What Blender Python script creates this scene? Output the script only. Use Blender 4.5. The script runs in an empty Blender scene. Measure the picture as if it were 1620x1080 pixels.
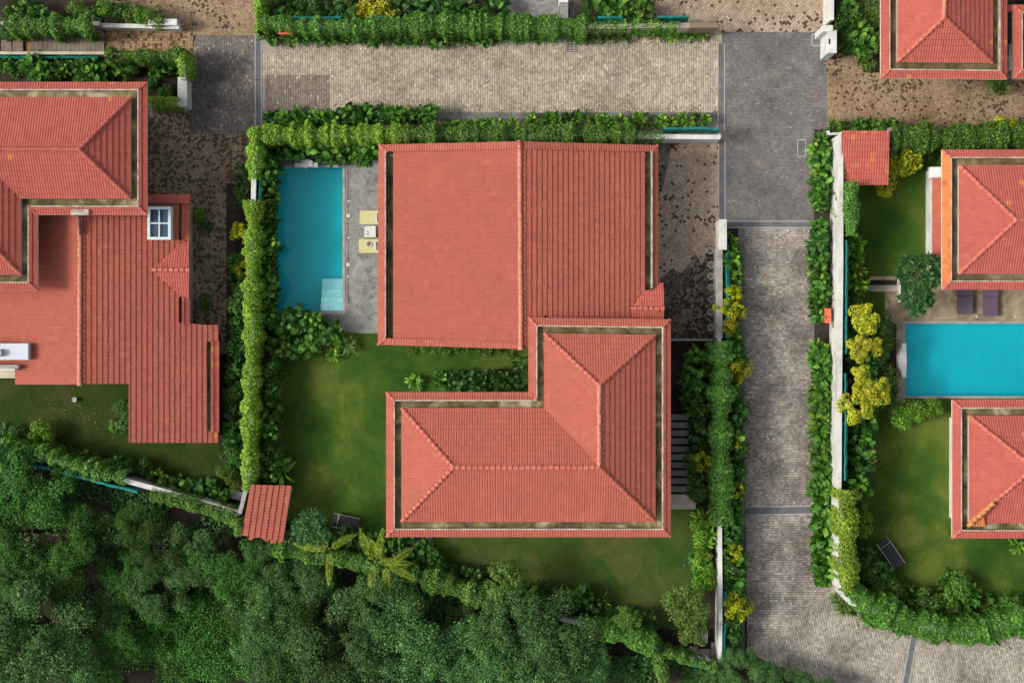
import bpy, bmesh, math, random
import numpy as np
from mathutils import Vector

random.seed(7)
rng = np.random.default_rng(11)
R = math.radians
scene = bpy.context.scene
COL = scene.collection

# ------------------------------------------------------------------ camera
H = 100.0            # drone height
S = 25.0            # photo pixels per metre on the ground
cam_d = bpy.data.cameras.new('camera')
cam = bpy.data.objects.new('camera', cam_d)
COL.objects.link(cam)
cam.location = (0, 0, H)
cam.rotation_euler = (0, 0, 0)
cam_d.sensor_width = 36.0
cam_d.lens = 36.0 * H / (1620 / S)
cam_d.clip_end = 1000
cam_d.clip_start = 1
scene.camera = cam

# ------------------------------------------------------------------ light
SUN_EL, SUN_AZ_FROM = R(41), R(184)      # sun stands on the left, a little toward the bottom of the picture
sx, sy = math.cos(SUN_AZ_FROM), math.sin(SUN_AZ_FROM)
world = bpy.data.worlds.new('World')
scene.world = world
world.use_nodes = True
wn = world.node_tree
sky = wn.nodes.new('ShaderNodeTexSky')
sky.sky_type = 'NISHITA'
sky.sun_disc = False
sky.sun_elevation = SUN_EL
sky.sun_rotation = math.atan2(sx, sy)
sky.dust_density = 4.0
sky.ozone_density = 0.6
bg = wn.nodes['Background']
bg.inputs['Strength'].default_value = 0.15
hz = wn.nodes.new('ShaderNodeHueSaturation')      # thin high haze: a paler sky
hz.inputs['Saturation'].default_value = 0.35
wn.links.new(sky.outputs[0], hz.inputs['Color'])
wn.links.new(hz.outputs[0], bg.inputs['Color'])
sun_d = bpy.data.lights.new('sun', 'SUN')
sun_d.energy = 2.35
sun_d.angle = R(13)
sun_d.color = (1.0, 0.93, 0.82)
sun = bpy.data.objects.new('sun', sun_d)
COL.objects.link(sun)
v = Vector((sx * math.cos(SUN_EL), sy * math.cos(SUN_EL), math.sin(SUN_EL)))
sun.rotation_euler = v.to_track_quat('Z', 'Y').to_euler()
sun.location = v * 60
scene.view_settings.view_transform = 'Standard'
scene.view_settings.look = 'None'
scene.view_settings.exposure = 0.45
scene.view_settings.gamma = 1.0


def P(px, py, z=0.0):
    k = (H - z) / H / S
    return Vector(((px - 810) * k, (540 - py) * k, z))


# ------------------------------------------------------------------ materials
class NT:
    def __init__(s, name):
        s.m = bpy.data.materials.new(name)
        s.m.use_nodes = True
        s.t = s.m.node_tree
        s.b = s.t.nodes['Principled BSDF']
        s.out = s.t.nodes['Material Output']

    def n(s, typ, **kw):
        nd = s.t.nodes.new(typ)
        for k, v in kw.items():
            setattr(nd, k, v)
        return nd

    def link(s, a, b):
        s.t.links.new(a, b)

    def val(s, sock, x):
        if hasattr(x, 'links') or isinstance(x, bpy.types.NodeSocket):
            s.link(x, sock)
        else:
            sock.default_value = x

    def math(s, op, a, b=0.0, c=None, clamp=False):
        nd = s.n('ShaderNodeMath', operation=op, use_clamp=clamp)
        s.val(nd.inputs[0], a)
        s.val(nd.inputs[1], b)
        if c is not None:
            s.val(nd.inputs[2], c)
        return nd.outputs[0]

    def obj(s):
        return s.n('ShaderNodeTexCoord').outputs['Object']

    def noise(s, vec, scale, detail=3.0, rough=0.55, dist=0.0):
        nd = s.n('ShaderNodeTexNoise')
        s.val(nd.inputs['Vector'], vec)
        nd.inputs['Scale'].default_value = scale
        nd.inputs['Detail'].default_value = detail
        nd.inputs['Roughness'].default_value = rough
        nd.inputs['Distortion'].default_value = dist
        return nd.outputs['Fac']

    def ramp(s, fac, stops):
        nd = s.n('ShaderNodeValToRGB')
        cr = nd.color_ramp
        while len(cr.elements) < len(stops):
            cr.elements.new(0.5)
        for e, (p, c) in zip(cr.elements, stops):
            e.position = p
            e.color = (*c, 1) if len(c) == 3 else c
        s.val(nd.inputs[0], fac)
        return nd.outputs[0]

    def mix(s, fac, a, b, typ='MIX'):
        nd = s.n('ShaderNodeMix', data_type='RGBA', blend_type=typ)
        s.val(nd.inputs[0], fac)
        for i, x in ((6, a), (7, b)):
            if isinstance(x, tuple):
                x = (*x, 1) if len(x) == 3 else x
            s.val(nd.inputs[i], x)
        return nd.outputs[2]

    def step(s, x, lo, hi):
        nd = s.n('ShaderNodeMapRange', interpolation_type='SMOOTHSTEP')
        s.val(nd.inputs[0], x)
        nd.inputs[1].default_value = lo
        nd.inputs[2].default_value = hi
        return nd.outputs[0]

    def bump(s, h, strength, dist=0.02):
        nd = s.n('ShaderNodeBump')
        nd.inputs['Strength'].default_value = strength
        nd.inputs['Distance'].default_value = dist
        s.val(nd.inputs['Height'], h)
        s.link(nd.outputs[0], s.b.inputs['Normal'])

    def fin(s, col, rough=0.8, spec=0.3):
        s.val(s.b.inputs['Base Color'], (*col, 1) if isinstance(col, tuple) and len(col) == 3 else col)
        s.val(s.b.inputs['Roughness'], rough)
        s.b.inputs['Specular IOR Level'].default_value = spec
        return s.m


def mat_noise(name, c1, c2, scale=2.0, rough=0.8, spec=0.3, detail=5, c3=None, dist=0.0, lo=0.35, hi=0.65):
    t = NT(name)
    o = t.obj()
    f = t.noise(o, scale, detail, 0.6, dist)
    stops = [(lo, c1), (hi, c2)] if c3 is None else [(lo, c1), ((lo + hi) / 2, c2), (hi, c3)]
    c = t.ramp(f, stops)
    g = t.noise(o, scale * 9, 3)
    c = t.mix(0.35, c, t.ramp(g, [(0.3, (0.55, 0.55, 0.55)), (0.7, (1, 1, 1))]), 'MULTIPLY')
    t.bump(g, 0.25, 0.01)
    return t.fin(c, rough, spec)


def cells(t, w, h, rot=0.0, stagger=True):
    """returns random value and distance to joint for a grid of paving stones"""
    mp = t.n('ShaderNodeMapping')
    mp.vector_type = 'POINT'
    mp.inputs['Rotation'].default_value = (0, 0, rot)
    t.link(t.obj(), mp.inputs['Vector'])
    wob = t.n('ShaderNodeTexNoise')
    wob.inputs['Scale'].default_value = 1.6
    wob.inputs['Detail'].default_value = 2
    t.link(mp.outputs[0], wob.inputs['Vector'])
    ad = t.n('ShaderNodeVectorMath', operation='MULTIPLY_ADD')
    t.link(wob.outputs['Color'], ad.inputs[0])
    ad.inputs[1].default_value = (0.07, 0.07, 0)
    t.link(mp.outputs[0], ad.inputs[2])
    sp = t.n('ShaderNodeSeparateXYZ')
    t.link(ad.outputs[0], sp.inputs[0])
    y = t.math('DIVIDE', sp.outputs[1], h)
    fy = t.math('FLOOR', y)
    x = t.math('DIVIDE', sp.outputs[0], w)
    if stagger:
        x = t.math('ADD', x, t.math('MULTIPLY', t.math('MODULO', t.math('ABSOLUTE', fy), 2.0), 0.5))
    fx = t.math('FLOOR', x)
    cb = t.n('ShaderNodeCombineXYZ')
    t.link(fx, cb.inputs[0])
    t.link(fy, cb.inputs[1])
    wh = t.n('ShaderNodeTexWhiteNoise', noise_dimensions='2D')
    t.link(cb.outputs[0], wh.inputs['Vector'])
    ax = t.math('ABSOLUTE', t.math('SUBTRACT', t.math('SUBTRACT', x, fx), 0.5))
    ay = t.math('ABSOLUTE', t.math('SUBTRACT', t.math('SUBTRACT', y, fy), 0.5))
    return wh.outputs['Value'], wh.outputs['Color'], ax, ay


def mat_cobble(name, c_lo, c_hi, c_pale, joint, rot=0.0, w=0.15, h=0.145, dirt=(0.5, 0.45, 0.4), pale_at=0.94, seed_scale=0.22):
    t = NT(name)
    r, rc, ax, ay = cells(t, w, h, rot)
    c = t.ramp(r, [(0.0, c_lo), (0.7, c_hi), (pale_at, c_hi), (min(pale_at + 0.04, 0.99), c_pale)])
    ex = t.math('MULTIPLY', t.math('MAXIMUM', t.math('MULTIPLY', t.step(ax, 0.30, 0.5), 0.55), t.step(ay, 0.26, 0.48)), 0.8)
    c = t.mix(ex, c, joint)
    o = t.obj()
    n1 = t.noise(o, seed_scale, 5, 0.6, 0.4)
    c = t.mix(t.step(n1, 0.42, 0.68), c, dirt, 'MULTIPLY')
    n2 = t.noise(o, 1.1, 5, 0.65)
    c = t.mix(1.0, c, t.ramp(n2, [(0.3, (0.72, 0.70, 0.68)), (0.7, (1.12, 1.12, 1.12))]), 'MULTIPLY')
    n3 = t.noise(o, 0.5, 4, 0.7, 1.0)
    c = t.mix(t.math('MULTIPLY', t.step(n3, 0.56, 0.74), 0.35), c, (0.24, 0.17, 0.10))
    t.bump(t.math('SUBTRACT', 1.0, ex), 0.5, 0.02)
    return t.fin(c, 0.85, 0.25)


def mat_diamond(name, c_lo, c_hi, joint, dark, p_dark=0.06, patch=(0.55, 0.72), p_patch=0.5, rot=R(45), w=0.165, tint=(0.5, 0.42, 0.34), dark_at=None):
    t = NT(name)
    r, rc, ax, ay = cells(t, w, w, rot, False)
    c = t.ramp(r, [(0.0, c_lo), (1.0, c_hi)])
    ex = t.math('MAXIMUM', t.step(ax, 0.34, 0.5), t.step(ay, 0.34, 0.5))
    c = t.mix(t.math('MULTIPLY', ex, 0.75), c, joint)
    o = t.obj()
    n1 = t.noise(o, 0.28, 4, 0.6, 0.6)
    thr = t.math('MULTIPLY_ADD', t.step(n1, *patch), p_patch, p_dark)
    sp = t.n('ShaderNodeSeparateColor')
    t.link(rc, sp.inputs[0])
    isd = t.math('LESS_THAN', sp.outputs[1], thr)
    c = t.mix(isd, c, dark)
    n2 = t.noise(o, 0.45, 5, 0.65)
    c = t.mix(t.step(n2, 0.4, 0.75), c, tint, 'MULTIPLY')
    if dark_at:  # near-black blotches where the noise passes this threshold
        n4 = t.noise(o, 0.33, 5, 0.7, 0.5)
        n5 = t.noise(o, 3.5, 4, 0.8)
        k = t.step(t.math('ADD', n4, t.math('MULTIPLY', t.math('SUBTRACT', n5, 0.5), 0.5)), dark_at, dark_at + 0.05)
        c = t.mix(t.math('MULTIPLY', k, 0.72), c, (0.028, 0.026, 0.024))
    t.bump(t.math('SUBTRACT', 1.0, ex), 0.4, 0.015)
    return t.fin(c, 0.85, 0.25)


def mat_tile(name, c1, c2, c3, orange=0.0):
    t = NT(name)
    uv = t.n('ShaderNodeUVMap').outputs[0]
    fl = t.n('ShaderNodeVectorMath', operation='FLOOR')
    t.link(uv, fl.inputs[0])
    wh = t.n('ShaderNodeTexWhiteNoise', noise_dimensions='2D')
    t.link(fl.outputs[0], wh.inputs['Vector'])
    c = t.ramp(wh.outputs['Value'], [(0.0, c1), (0.5, c2), (0.9, c2), (1.0, c3)])
    o = t.obj()
    n1 = t.noise(o, 0.35, 4, 0.6, 0.3)
    c = t.mix(t.step(n1, 0.35, 0.75), c, t.mix(1.0, c, (0.91, 0.94, 0.96), 'MULTIPLY'))
    n2 = t.noise(o, 2.2, 6, 0.7)
    c = t.mix(t.math('MULTIPLY', t.step(n2, 0.55, 0.8), 0.14), c, (0.22, 0.07, 0.055))
    n3 = t.noise(o, 14, 3, 0.6)
    c = t.mix(0.35, c, t.ramp(n3, [(0.3, (0.85, 0.85, 0.85)), (0.7, (1.06, 1.06, 1.06))]), 'MULTIPLY')
    if orange > 0:
        sp = t.n('ShaderNodeSeparateColor')
        t.link(wh.outputs['Color'], sp.inputs[0])
        no = t.noise(o, 0.6, 2)
        k = t.math('LESS_THAN', sp.outputs[1], t.math('MULTIPLY', t.step(no, 0.2, 0.6), orange))
        c = t.mix(t.math('MULTIPLY', k, 0.7), c, (0.46, 0.17, 0.05))
    # sunken joint between neighbouring tiles
    sx_ = t.n('ShaderNodeSeparateXYZ')
    t.link(uv, sx_.inputs[0])
    fr = t.math('ABSOLUTE', t.math('SUBTRACT', t.math('FRACT', sx_.outputs[0]), 0.5))
    c = t.mix(t.math('MULTIPLY', t.step(fr, 0.44, 0.5), 0.05), c, (0.10, 0.03, 0.025))
    t.bump(n3, 0.15, 0.01)
    return t.fin(c, 0.75, 0.25)


def mat_leaf(name, c1, c2, c3=None, trans=0.3, rough=0.5, spec=0.35, obvar=0.25, clump=0.9):
    t = NT(name)
    g = t.n('ShaderNodeNewGeometry').outputs['Random Per Island']
    stops = [(0.0, c1), (0.85, c2)]
    stops.append((1.0, c3 or c2))
    c = t.ramp(g, stops)
    oi = t.n('ShaderNodeObjectInfo').outputs['Random']
    hs = t.n('ShaderNodeHueSaturation')
    t.link(c, hs.inputs['Color'])
    t.link(t.math('MULTIPLY_ADD', oi, 0.02, 0.49), hs.inputs['Hue'])
    n = t.noise(t.obj(), clump, 3, 0.6)
    t.link(t.math('ADD', t.math('MULTIPLY_ADD', oi, obvar, 1 - obvar / 2), t.math('MULTIPLY', t.math('SUBTRACT', n, 0.5), 1.2)), hs.inputs['Value'])
    c = hs.outputs[0]
    t.fin(c, rough, spec)
    tr = t.n('ShaderNodeBsdfTranslucent')
    t.link(c, tr.inputs['Color'])
    mx = t.n('ShaderNodeMixShader')
    mx.inputs[0].default_value = trans
    t.link(t.b.outputs[0], mx.inputs[1])
    t.link(tr.outputs[0], mx.inputs[2])
    t.link(mx.outputs[0], t.out.inputs['Surface'])
    return t.m


def mat_plain(name, c, rough=0.6, spec=0.4, metal=0.0, var=0.15):
    t = NT(name)
    n = t.noise(t.obj(), 6, 4, 0.6)
    k = 1 - var
    col = t.mix(1.0, (*c, 1), t.ramp(n, [(0.3, (k, k, k)), (0.7, (1, 1, 1))]), 'MULTIPLY')
    t.fin(col, rough, spec)
    t.b.inputs['Metallic'].default_value = metal
    return t.m


M = {}
M['tile'] = mat_tile('roof_tile', (0.305, 0.080, 0.054), (0.335, 0.089, 0.059), (0.36, 0.102, 0.068))
M['tile_rose'] = mat_tile('roof_tile_rose', (0.315, 0.074, 0.056), (0.350, 0.083, 0.062), (0.375, 0.095, 0.070), 0.006)
M['tile_mixed'] = mat_tile('roof_tile_mixed', (0.34, 0.078, 0.055), (0.38, 0.09, 0.065), (0.42, 0.12, 0.07), 0.10)
M['tile_orange'] = mat_tile('roof_tile_orange', (0.42, 0.12, 0.04), (0.50, 0.17, 0.05), (0.40, 0.10, 0.05), 0.2)
M['cap'] = mat_noise('ridge_cap', (0.36, 0.085, 0.06), (0.46, 0.14, 0.095), 4, 0.75)
M['cap_pale'] = mat_noise('ridge_cap_pale', (0.42, 0.14, 0.09), (0.54, 0.23, 0.15), 4, 0.75)
M['gutter'] = mat_noise('gutter_moss', (0.055, 0.042, 0.022), (0.14, 0.10, 0.045), 0.9, 0.9, c3=(0.24, 0.19, 0.11), dist=0.6)
M['gutter_pale'] = mat_noise('gutter_pale', (0.06, 0.048, 0.022), (0.17, 0.135, 0.06), 0.7, 0.9, c3=(0.46, 0.40, 0.28), dist=1.0, lo=0.36, hi=0.72)
M['parapet'] = mat_noise('parapet_render', (0.22, 0.18, 0.14), (0.50, 0.42, 0.36), 2.0, 0.85)
M['white'] = mat_noise('white_paint', (0.42, 0.42, 0.39), (0.62, 0.62, 0.60), 0.9, 0.7)
M['whitewall'] = mat_noise('white_wall_paint', (0.38, 0.38, 0.34), (0.50, 0.50, 0.47), 0.6, 0.75, c3=(0.56, 0.56, 0.53))
M['greywall'] = mat_noise('grey_render', (0.20, 0.19, 0.17), (0.36, 0.34, 0.32), 1.2, 0.85)
M['cream'] = mat_noise('cream_wall', (0.36, 0.32, 0.24), (0.50, 0.46, 0.36), 1.2, 0.85)
M['brownwall'] = mat_plain('brown_slab', (0.17, 0.13, 0.09))
M['net'] = mat_noise('teal_screen', (0.005, 0.13, 0.11), (0.02, 0.26, 0.22), 3, 0.6)
M['concrete'] = mat_noise('concrete', (0.09, 0.092, 0.088), (0.20, 0.20, 0.185), 0.9, 0.75, c3=(0.27, 0.27, 0.25), dist=1.5, lo=0.3, hi=0.7)
M['coping'] = mat_noise('pool_coping', (0.22, 0.21, 0.19), (0.34, 0.33, 0.30), 1.5, 0.7)
M['eastdeck'] = mat_noise('ochre_deck', (0.16, 0.12, 0.08), (0.33, 0.27, 0.18), 1.1, 0.8, dist=0.8)
M['slab'] = mat_noise('grey_slab', (0.10, 0.10, 0.095), (0.17, 0.17, 0.155), 1.2, 0.85)
M['slab_pale'] = mat_noise('pale_slab', (0.22, 0.20, 0.17), (0.34, 0.31, 0.27), 1.2, 0.85)
M['step_light'] = mat_noise('step_stone', (0.10, 0.098, 0.09), (0.15, 0.147, 0.135), 1.5, 0.85)
M['slab_rim'] = mat_plain('pot_rim', (0.42, 0.41, 0.38), 0.8)
M['strip'] = mat_noise('dark_strip', (0.085, 0.09, 0.10), (0.14, 0.145, 0.155), 1.5, 0.8)
M['strip_edge'] = mat_plain('strip_edge', (0.32, 0.31, 0.29))
M['soil'] = mat_noise('soil', (0.012, 0.011, 0.007), (0.030, 0.022, 0.014), 0.5, 0.95, c3=(0.075, 0.040, 0.026), dist=0.5, lo=0.35, hi=0.75)
M['bedsoil'] = mat_noise('bed_soil', (0.018, 0.013, 0.010), (0.045, 0.032, 0.022), 1.5, 0.95)
M['deckwood'] = mat_noise('weathered_board', (0.13, 0.10, 0.085), (0.24, 0.19, 0.155), 0.9, 0.8)
M['orangewood'] = mat_noise('orange_board', (0.30, 0.13, 0.03), (0.36, 0.17, 0.05), 2, 0.7)
M['dark'] = mat_plain('dark_cover', (0.012, 0.015, 0.018), 0.7)
M['darkmetal'] = mat_plain('dark_metal', (0.05, 0.055, 0.06), 0.4, 0.5, 0.6)
M['greymetal'] = mat_plain('grey_metal', (0.32, 0.33, 0.34), 0.4, 0.5, 0.5)
M['panel'] = mat_plain('tank_panel', (0.46, 0.50, 0.58), 0.35, 0.5)
M['glass'] = mat_plain('skylight_glass', (0.03, 0.06, 0.10), 0.12, 0.6)
M['frame'] = mat_plain('skylight_frame', (0.50, 0.58, 0.58), 0.5)
M['red_box'] = mat_plain('terracotta_box', (0.62, 0.13, 0.06), 0.6)
M['cushion'] = mat_plain('yellow_cushion', (0.46, 0.43, 0.21), 0.9)
M['mauve'] = mat_plain('mauve_cushion', (0.10, 0.07, 0.105), 0.9)
M['navy'] = mat_plain('navy_stripe', (0.03, 0.03, 0.09), 0.8)
M['pink'] = mat_leaf('pink_flower', (0.50, 0.10, 0.13), (0.62, 0.18, 0.20))
M['red_fl'] = mat_leaf('orange_flower', (0.60, 0.20, 0.02), (0.70, 0.32, 0.03))
M['bark'] = mat_noise('bark', (0.05, 0.035, 0.025), (0.12, 0.09, 0.07), 4, 0.95)

M['hedge_lime'] = mat_leaf('creeper_lime', (0.070, 0.165, 0.010), (0.21, 0.36, 0.020), (0.36, 0.50, 0.05), clump=1.2)
M['hedge_green'] = mat_leaf('creeper_green', (0.035, 0.105, 0.011), (0.10, 0.235, 0.025), (0.22, 0.38, 0.05), clump=1.2)
M['leaf_broad'] = mat_leaf('broad_leaf', (0.030, 0.095, 0.010), (0.080, 0.215, 0.020), (0.17, 0.33, 0.035), rough=0.5, spec=0.3)
M['leaf_deep'] = mat_leaf('deep_leaf', (0.018, 0.065, 0.010), (0.050, 0.145, 0.020), (0.11, 0.23, 0.035), rough=0.5, spec=0.3)
M['leaf_bright'] = mat_leaf('bright_leaf', (0.069, 0.188, 0.015), (0.163, 0.338, 0.025), (0.350, 0.450, 0.037))
M['leaf_fine'] = mat_leaf('fine_leaf', (0.045, 0.11, 0.013), (0.115, 0.22, 0.03), (0.20, 0.32, 0.045))
M['leaf_yellow'] = mat_leaf('golden_leaf', (0.12, 0.22, 0.010), (0.52, 0.50, 0.015), (0.72, 0.60, 0.02), clump=2.2)
M['leaf_tree'] = mat_leaf('tree_leaf', (0.013, 0.049, 0.009), (0.048, 0.136, 0.019), (0.161, 0.279, 0.043), rough=0.6, spec=0.15, obvar=0.7, clump=0.8)
M['leaf_tree2'] = mat_leaf('tree_leaf_cool', (0.024, 0.072, 0.020), (0.083, 0.184, 0.050), (0.212, 0.357, 0.100), rough=0.6, spec=0.15, obvar=0.6, clump=0.8)
M['leaf_frangi'] = mat_leaf('frangipani_leaf', (0.018, 0.065, 0.016), (0.045, 0.125, 0.030), (0.09, 0.19, 0.04), spec=0.2)
M['leaf_palm'] = mat_leaf('palm_leaflet', (0.16, 0.27, 0.015), (0.36, 0.44, 0.03), (0.50, 0.50, 0.05))
M['leaf_thicket'] = mat_leaf('thicket_leaf', (0.026, 0.114, 0.014), (0.066, 0.228, 0.026), (0.120, 0.336, 0.036))
M['undergrowth'] = mat_leaf('undergrowth_leaf', (0.012, 0.050, 0.008), (0.035, 0.12, 0.015), (0.08, 0.19, 0.02))

M['road_tan'] = mat_cobble('cobble_tan', (0.283, 0.245, 0.194), (0.446, 0.395, 0.316), (0.560, 0.518, 0.398), (0.127, 0.103, 0.082), R(90), w=0.16, h=0.15, dirt=(0.80, 0.78, 0.76))
M['road_patch'] = mat_cobble('cobble_stained', (0.162, 0.132, 0.115), (0.257, 0.216, 0.182), (0.432, 0.365, 0.297), (0.074, 0.061, 0.054), R(90), w=0.16, h=0.15, dirt=(0.7, 0.66, 0.64))
M['road_grey'] = mat_cobble('cobble_grey', (0.125, 0.120, 0.118), (0.175, 0.168, 0.160), (0.25, 0.23, 0.20), (0.095, 0.09, 0.088), 0, w=0.16, h=0.15, dirt=(0.72, 0.72, 0.74), pale_at=0.96)
M['road_lane'] = mat_cobble('cobble_lane', (0.213, 0.191, 0.169), (0.384, 0.348, 0.304), (0.509, 0.471, 0.381), (0.107, 0.096, 0.090), 0, w=0.165, h=0.155, dirt=(0.50, 0.48, 0.50), seed_scale=0.3)
M['road_south'] = mat_cobble('cobble_south', (0.253, 0.229, 0.194), (0.416, 0.379, 0.324), (0.512, 0.479, 0.385), (0.119, 0.108, 0.097), R(78), w=0.165, h=0.155, dirt=(0.55, 0.53, 0.54), seed_scale=0.3)
M['pave_dark'] = mat_cobble('cobble_dark_court', (0.115, 0.101, 0.095), (0.196, 0.176, 0.162), (0.405, 0.297, 0.203), (0.068, 0.061, 0.061), R(90), w=0.16, h=0.15, dirt=(0.6, 0.6, 0.62))
M['dia_brown'] = mat_diamond('diamond_brown', (0.20, 0.15, 0.10), (0.36, 0.27, 0.18), (0.12, 0.088, 0.062), (0.095, 0.068, 0.046), 0.18, (0.4, 0.6), 0.3, tint=(0.62, 0.56, 0.5))
M['dia_tan'] = mat_diamond('diamond_tan', (0.250, 0.188, 0.138), (0.413, 0.325, 0.244), (0.150, 0.112, 0.088), (0.075, 0.044, 0.027), 0.02, (0.5, 0.7), 0.22, tint=(0.78, 0.72, 0.68))
M['dia_gold'] = mat_diamond('diamond_gold', (0.19, 0.128, 0.078), (0.34, 0.24, 0.15), (0.11, 0.075, 0.048), (0.07, 0.045, 0.032), 0.03, (0.48, 0.62), 0.32, tint=(0.72, 0.68, 0.64), w=0.15)
M['dia_main'] = mat_diamond('diamond_driveway', (0.30, 0.225, 0.165), (0.46, 0.36, 0.27), (0.18, 0.135, 0.105), (0.09, 0.06, 0.04), 0.03, (0.45, 0.65), 0.16, tint=(0.82, 0.77, 0.73))
M['dia_dark'] = mat_diamond('diamond_driveway_dark', (0.14, 0.105, 0.08), (0.26, 0.20, 0.15), (0.08, 0.06, 0.05), (0.04, 0.034, 0.028), 0.10, (0.40, 0.6), 0.4, tint=(0.6, 0.56, 0.54), dark_at=0.50)  # darker version of the driveway paving, with blotches
M['sq_gold'] = mat_diamond('square_gold', (0.163, 0.106, 0.056), (0.400, 0.275, 0.150), (0.100, 0.062, 0.037), (0.075, 0.044, 0.025), 0.08, (0.5, 0.65), 0.25, rot=0, w=0.16)


def mat_lawn():
    t = NT('lawn_grass')
    o = t.obj()
    n1 = t.noise(o, 0.20, 7, 0.62, 0.2)
    c = t.ramp(n1, [(0.38, (0.026, 0.072, 0.010)), (0.50, (0.052, 0.105, 0.013)), (0.60, (0.115, 0.150, 0.028))])
    n2 = t.noise(o, 1.1, 8, 0.8)
    c = t.mix(t.math('MULTIPLY', t.step(n2, 0.50, 0.72), 0.5), c, (0.105, 0.115, 0.030))
    n4 = t.noise(o, 2.6, 6, 0.8)
    c = t.mix(t.math('MULTIPLY', t.step(n4, 0.56, 0.70), 0.45), c, (0.022, 0.060, 0.008))
    n3 = t.noise(o, 16, 5, 0.85)
    c = t.mix(0.9, c, t.ramp(n3, [(0.3, (0.30, 0.38, 0.28)), (0.7, (1.45, 1.4, 1.35))]), 'MULTIPLY')
    t.bump(n3, 0.9, 0.07)
    return t.fin(c, 0.9, 0.1)


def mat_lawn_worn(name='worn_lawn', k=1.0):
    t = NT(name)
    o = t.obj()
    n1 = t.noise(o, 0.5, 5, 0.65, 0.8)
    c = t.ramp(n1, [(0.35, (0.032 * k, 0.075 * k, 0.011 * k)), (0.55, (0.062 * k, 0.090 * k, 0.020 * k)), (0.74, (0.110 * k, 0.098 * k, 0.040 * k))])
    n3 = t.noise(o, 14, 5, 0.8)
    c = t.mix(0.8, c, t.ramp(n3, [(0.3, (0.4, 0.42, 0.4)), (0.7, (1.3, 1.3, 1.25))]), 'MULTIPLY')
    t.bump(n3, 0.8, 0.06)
    return t.fin(c, 0.95, 0.1)


M['lawn'] = mat_lawn()
M['lawn_worn'] = mat_lawn_worn()
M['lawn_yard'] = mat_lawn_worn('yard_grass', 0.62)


def mat_water():
    t = NT('pool_water')
    tr = t.n('ShaderNodeBsdfTransparent')
    tr.inputs['Color'].default_value = (0.66, 0.97, 0.98, 1)
    gl = t.n('ShaderNodeBsdfGlossy')
    gl.inputs['Roughness'].default_value = 0.06
    n = t.noise(t.obj(), 3.0, 4, 0.6)
    bp = t.n('ShaderNodeBump')
    bp.inputs['Strength'].default_value = 0.18
    bp.inputs['Distance'].default_value = 0.05
    t.link(n, bp.inputs['Height'])
    t.link(bp.outputs[0], gl.inputs['Normal'])
    fr = t.n('ShaderNodeFresnel')
    fr.inputs['IOR'].default_value = 1.33
    t.link(bp.outputs[0], fr.inputs['Normal'])
    mx = t.n('ShaderNodeMixShader')
    t.link(fr.outputs[0], mx.inputs[0])
    t.link(tr.outputs[0], mx.inputs[1])
    t.link(gl.outputs[0], mx.inputs[2])
    t.link(mx.outputs[0], t.out.inputs['Surface'])
    return t.m


def mat_pool_tile(name, c1, c2, w=0.3):
    t = NT(name)
    r, rc, ax, ay = cells(t, w, w, 0, False)
    c = t.ramp(r, [(0, c1), (1, c2)])
    ex = t.math('MAXIMUM', t.step(ax, 0.42, 0.5), t.step(ay, 0.42, 0.5))
    c = t.mix(t.math('MULTIPLY', ex, 0.25), c, (0.10, 0.45, 0.45))
    n = t.noise(t.obj(), 0.4, 3)
    c = t.mix(t.step(n, 0.3, 0.8), c, t.mix(1.0, c, (0.85, 0.9, 0.9), 'MULTIPLY'))
    return t.fin(c, 0.5, 0.3)


M['water'] = mat_water()
M['basin'] = mat_pool_tile('pool_basin_tile', (0.004, 0.52, 0.58), (0.006, 0.55, 0.61))
M['basin_east'] = mat_pool_tile('east_pool_tile', (0.004, 0.64, 0.74), (0.006, 0.67, 0.77))
M['pool_step'] = mat_noise('pool_step_tile', (0.72, 0.80, 0.80), (0.88, 0.90, 0.90), 2.5, 0.5)


# ------------------------------------------------------------------ object helpers
def setp(o, label=None, cat=None, group=None, kind=None):
    if label: o['label'] = label
    if cat: o['category'] = cat
    if group: o['group'] = group
    if kind: o['kind'] = kind
    return o


def thing(name, label, cat, loc=(0, 0, 0), group=None):
    o = bpy.data.objects.new(name, None)
    o.empty_display_size = 0.3
    COL.objects.link(o)
    o.location = loc
    return setp(o, label, cat, group)


def root_loc(o):
    p = Vector((0, 0, 0))
    while o:
        p += Vector(o.location)
        o = o.parent
    return p


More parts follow.
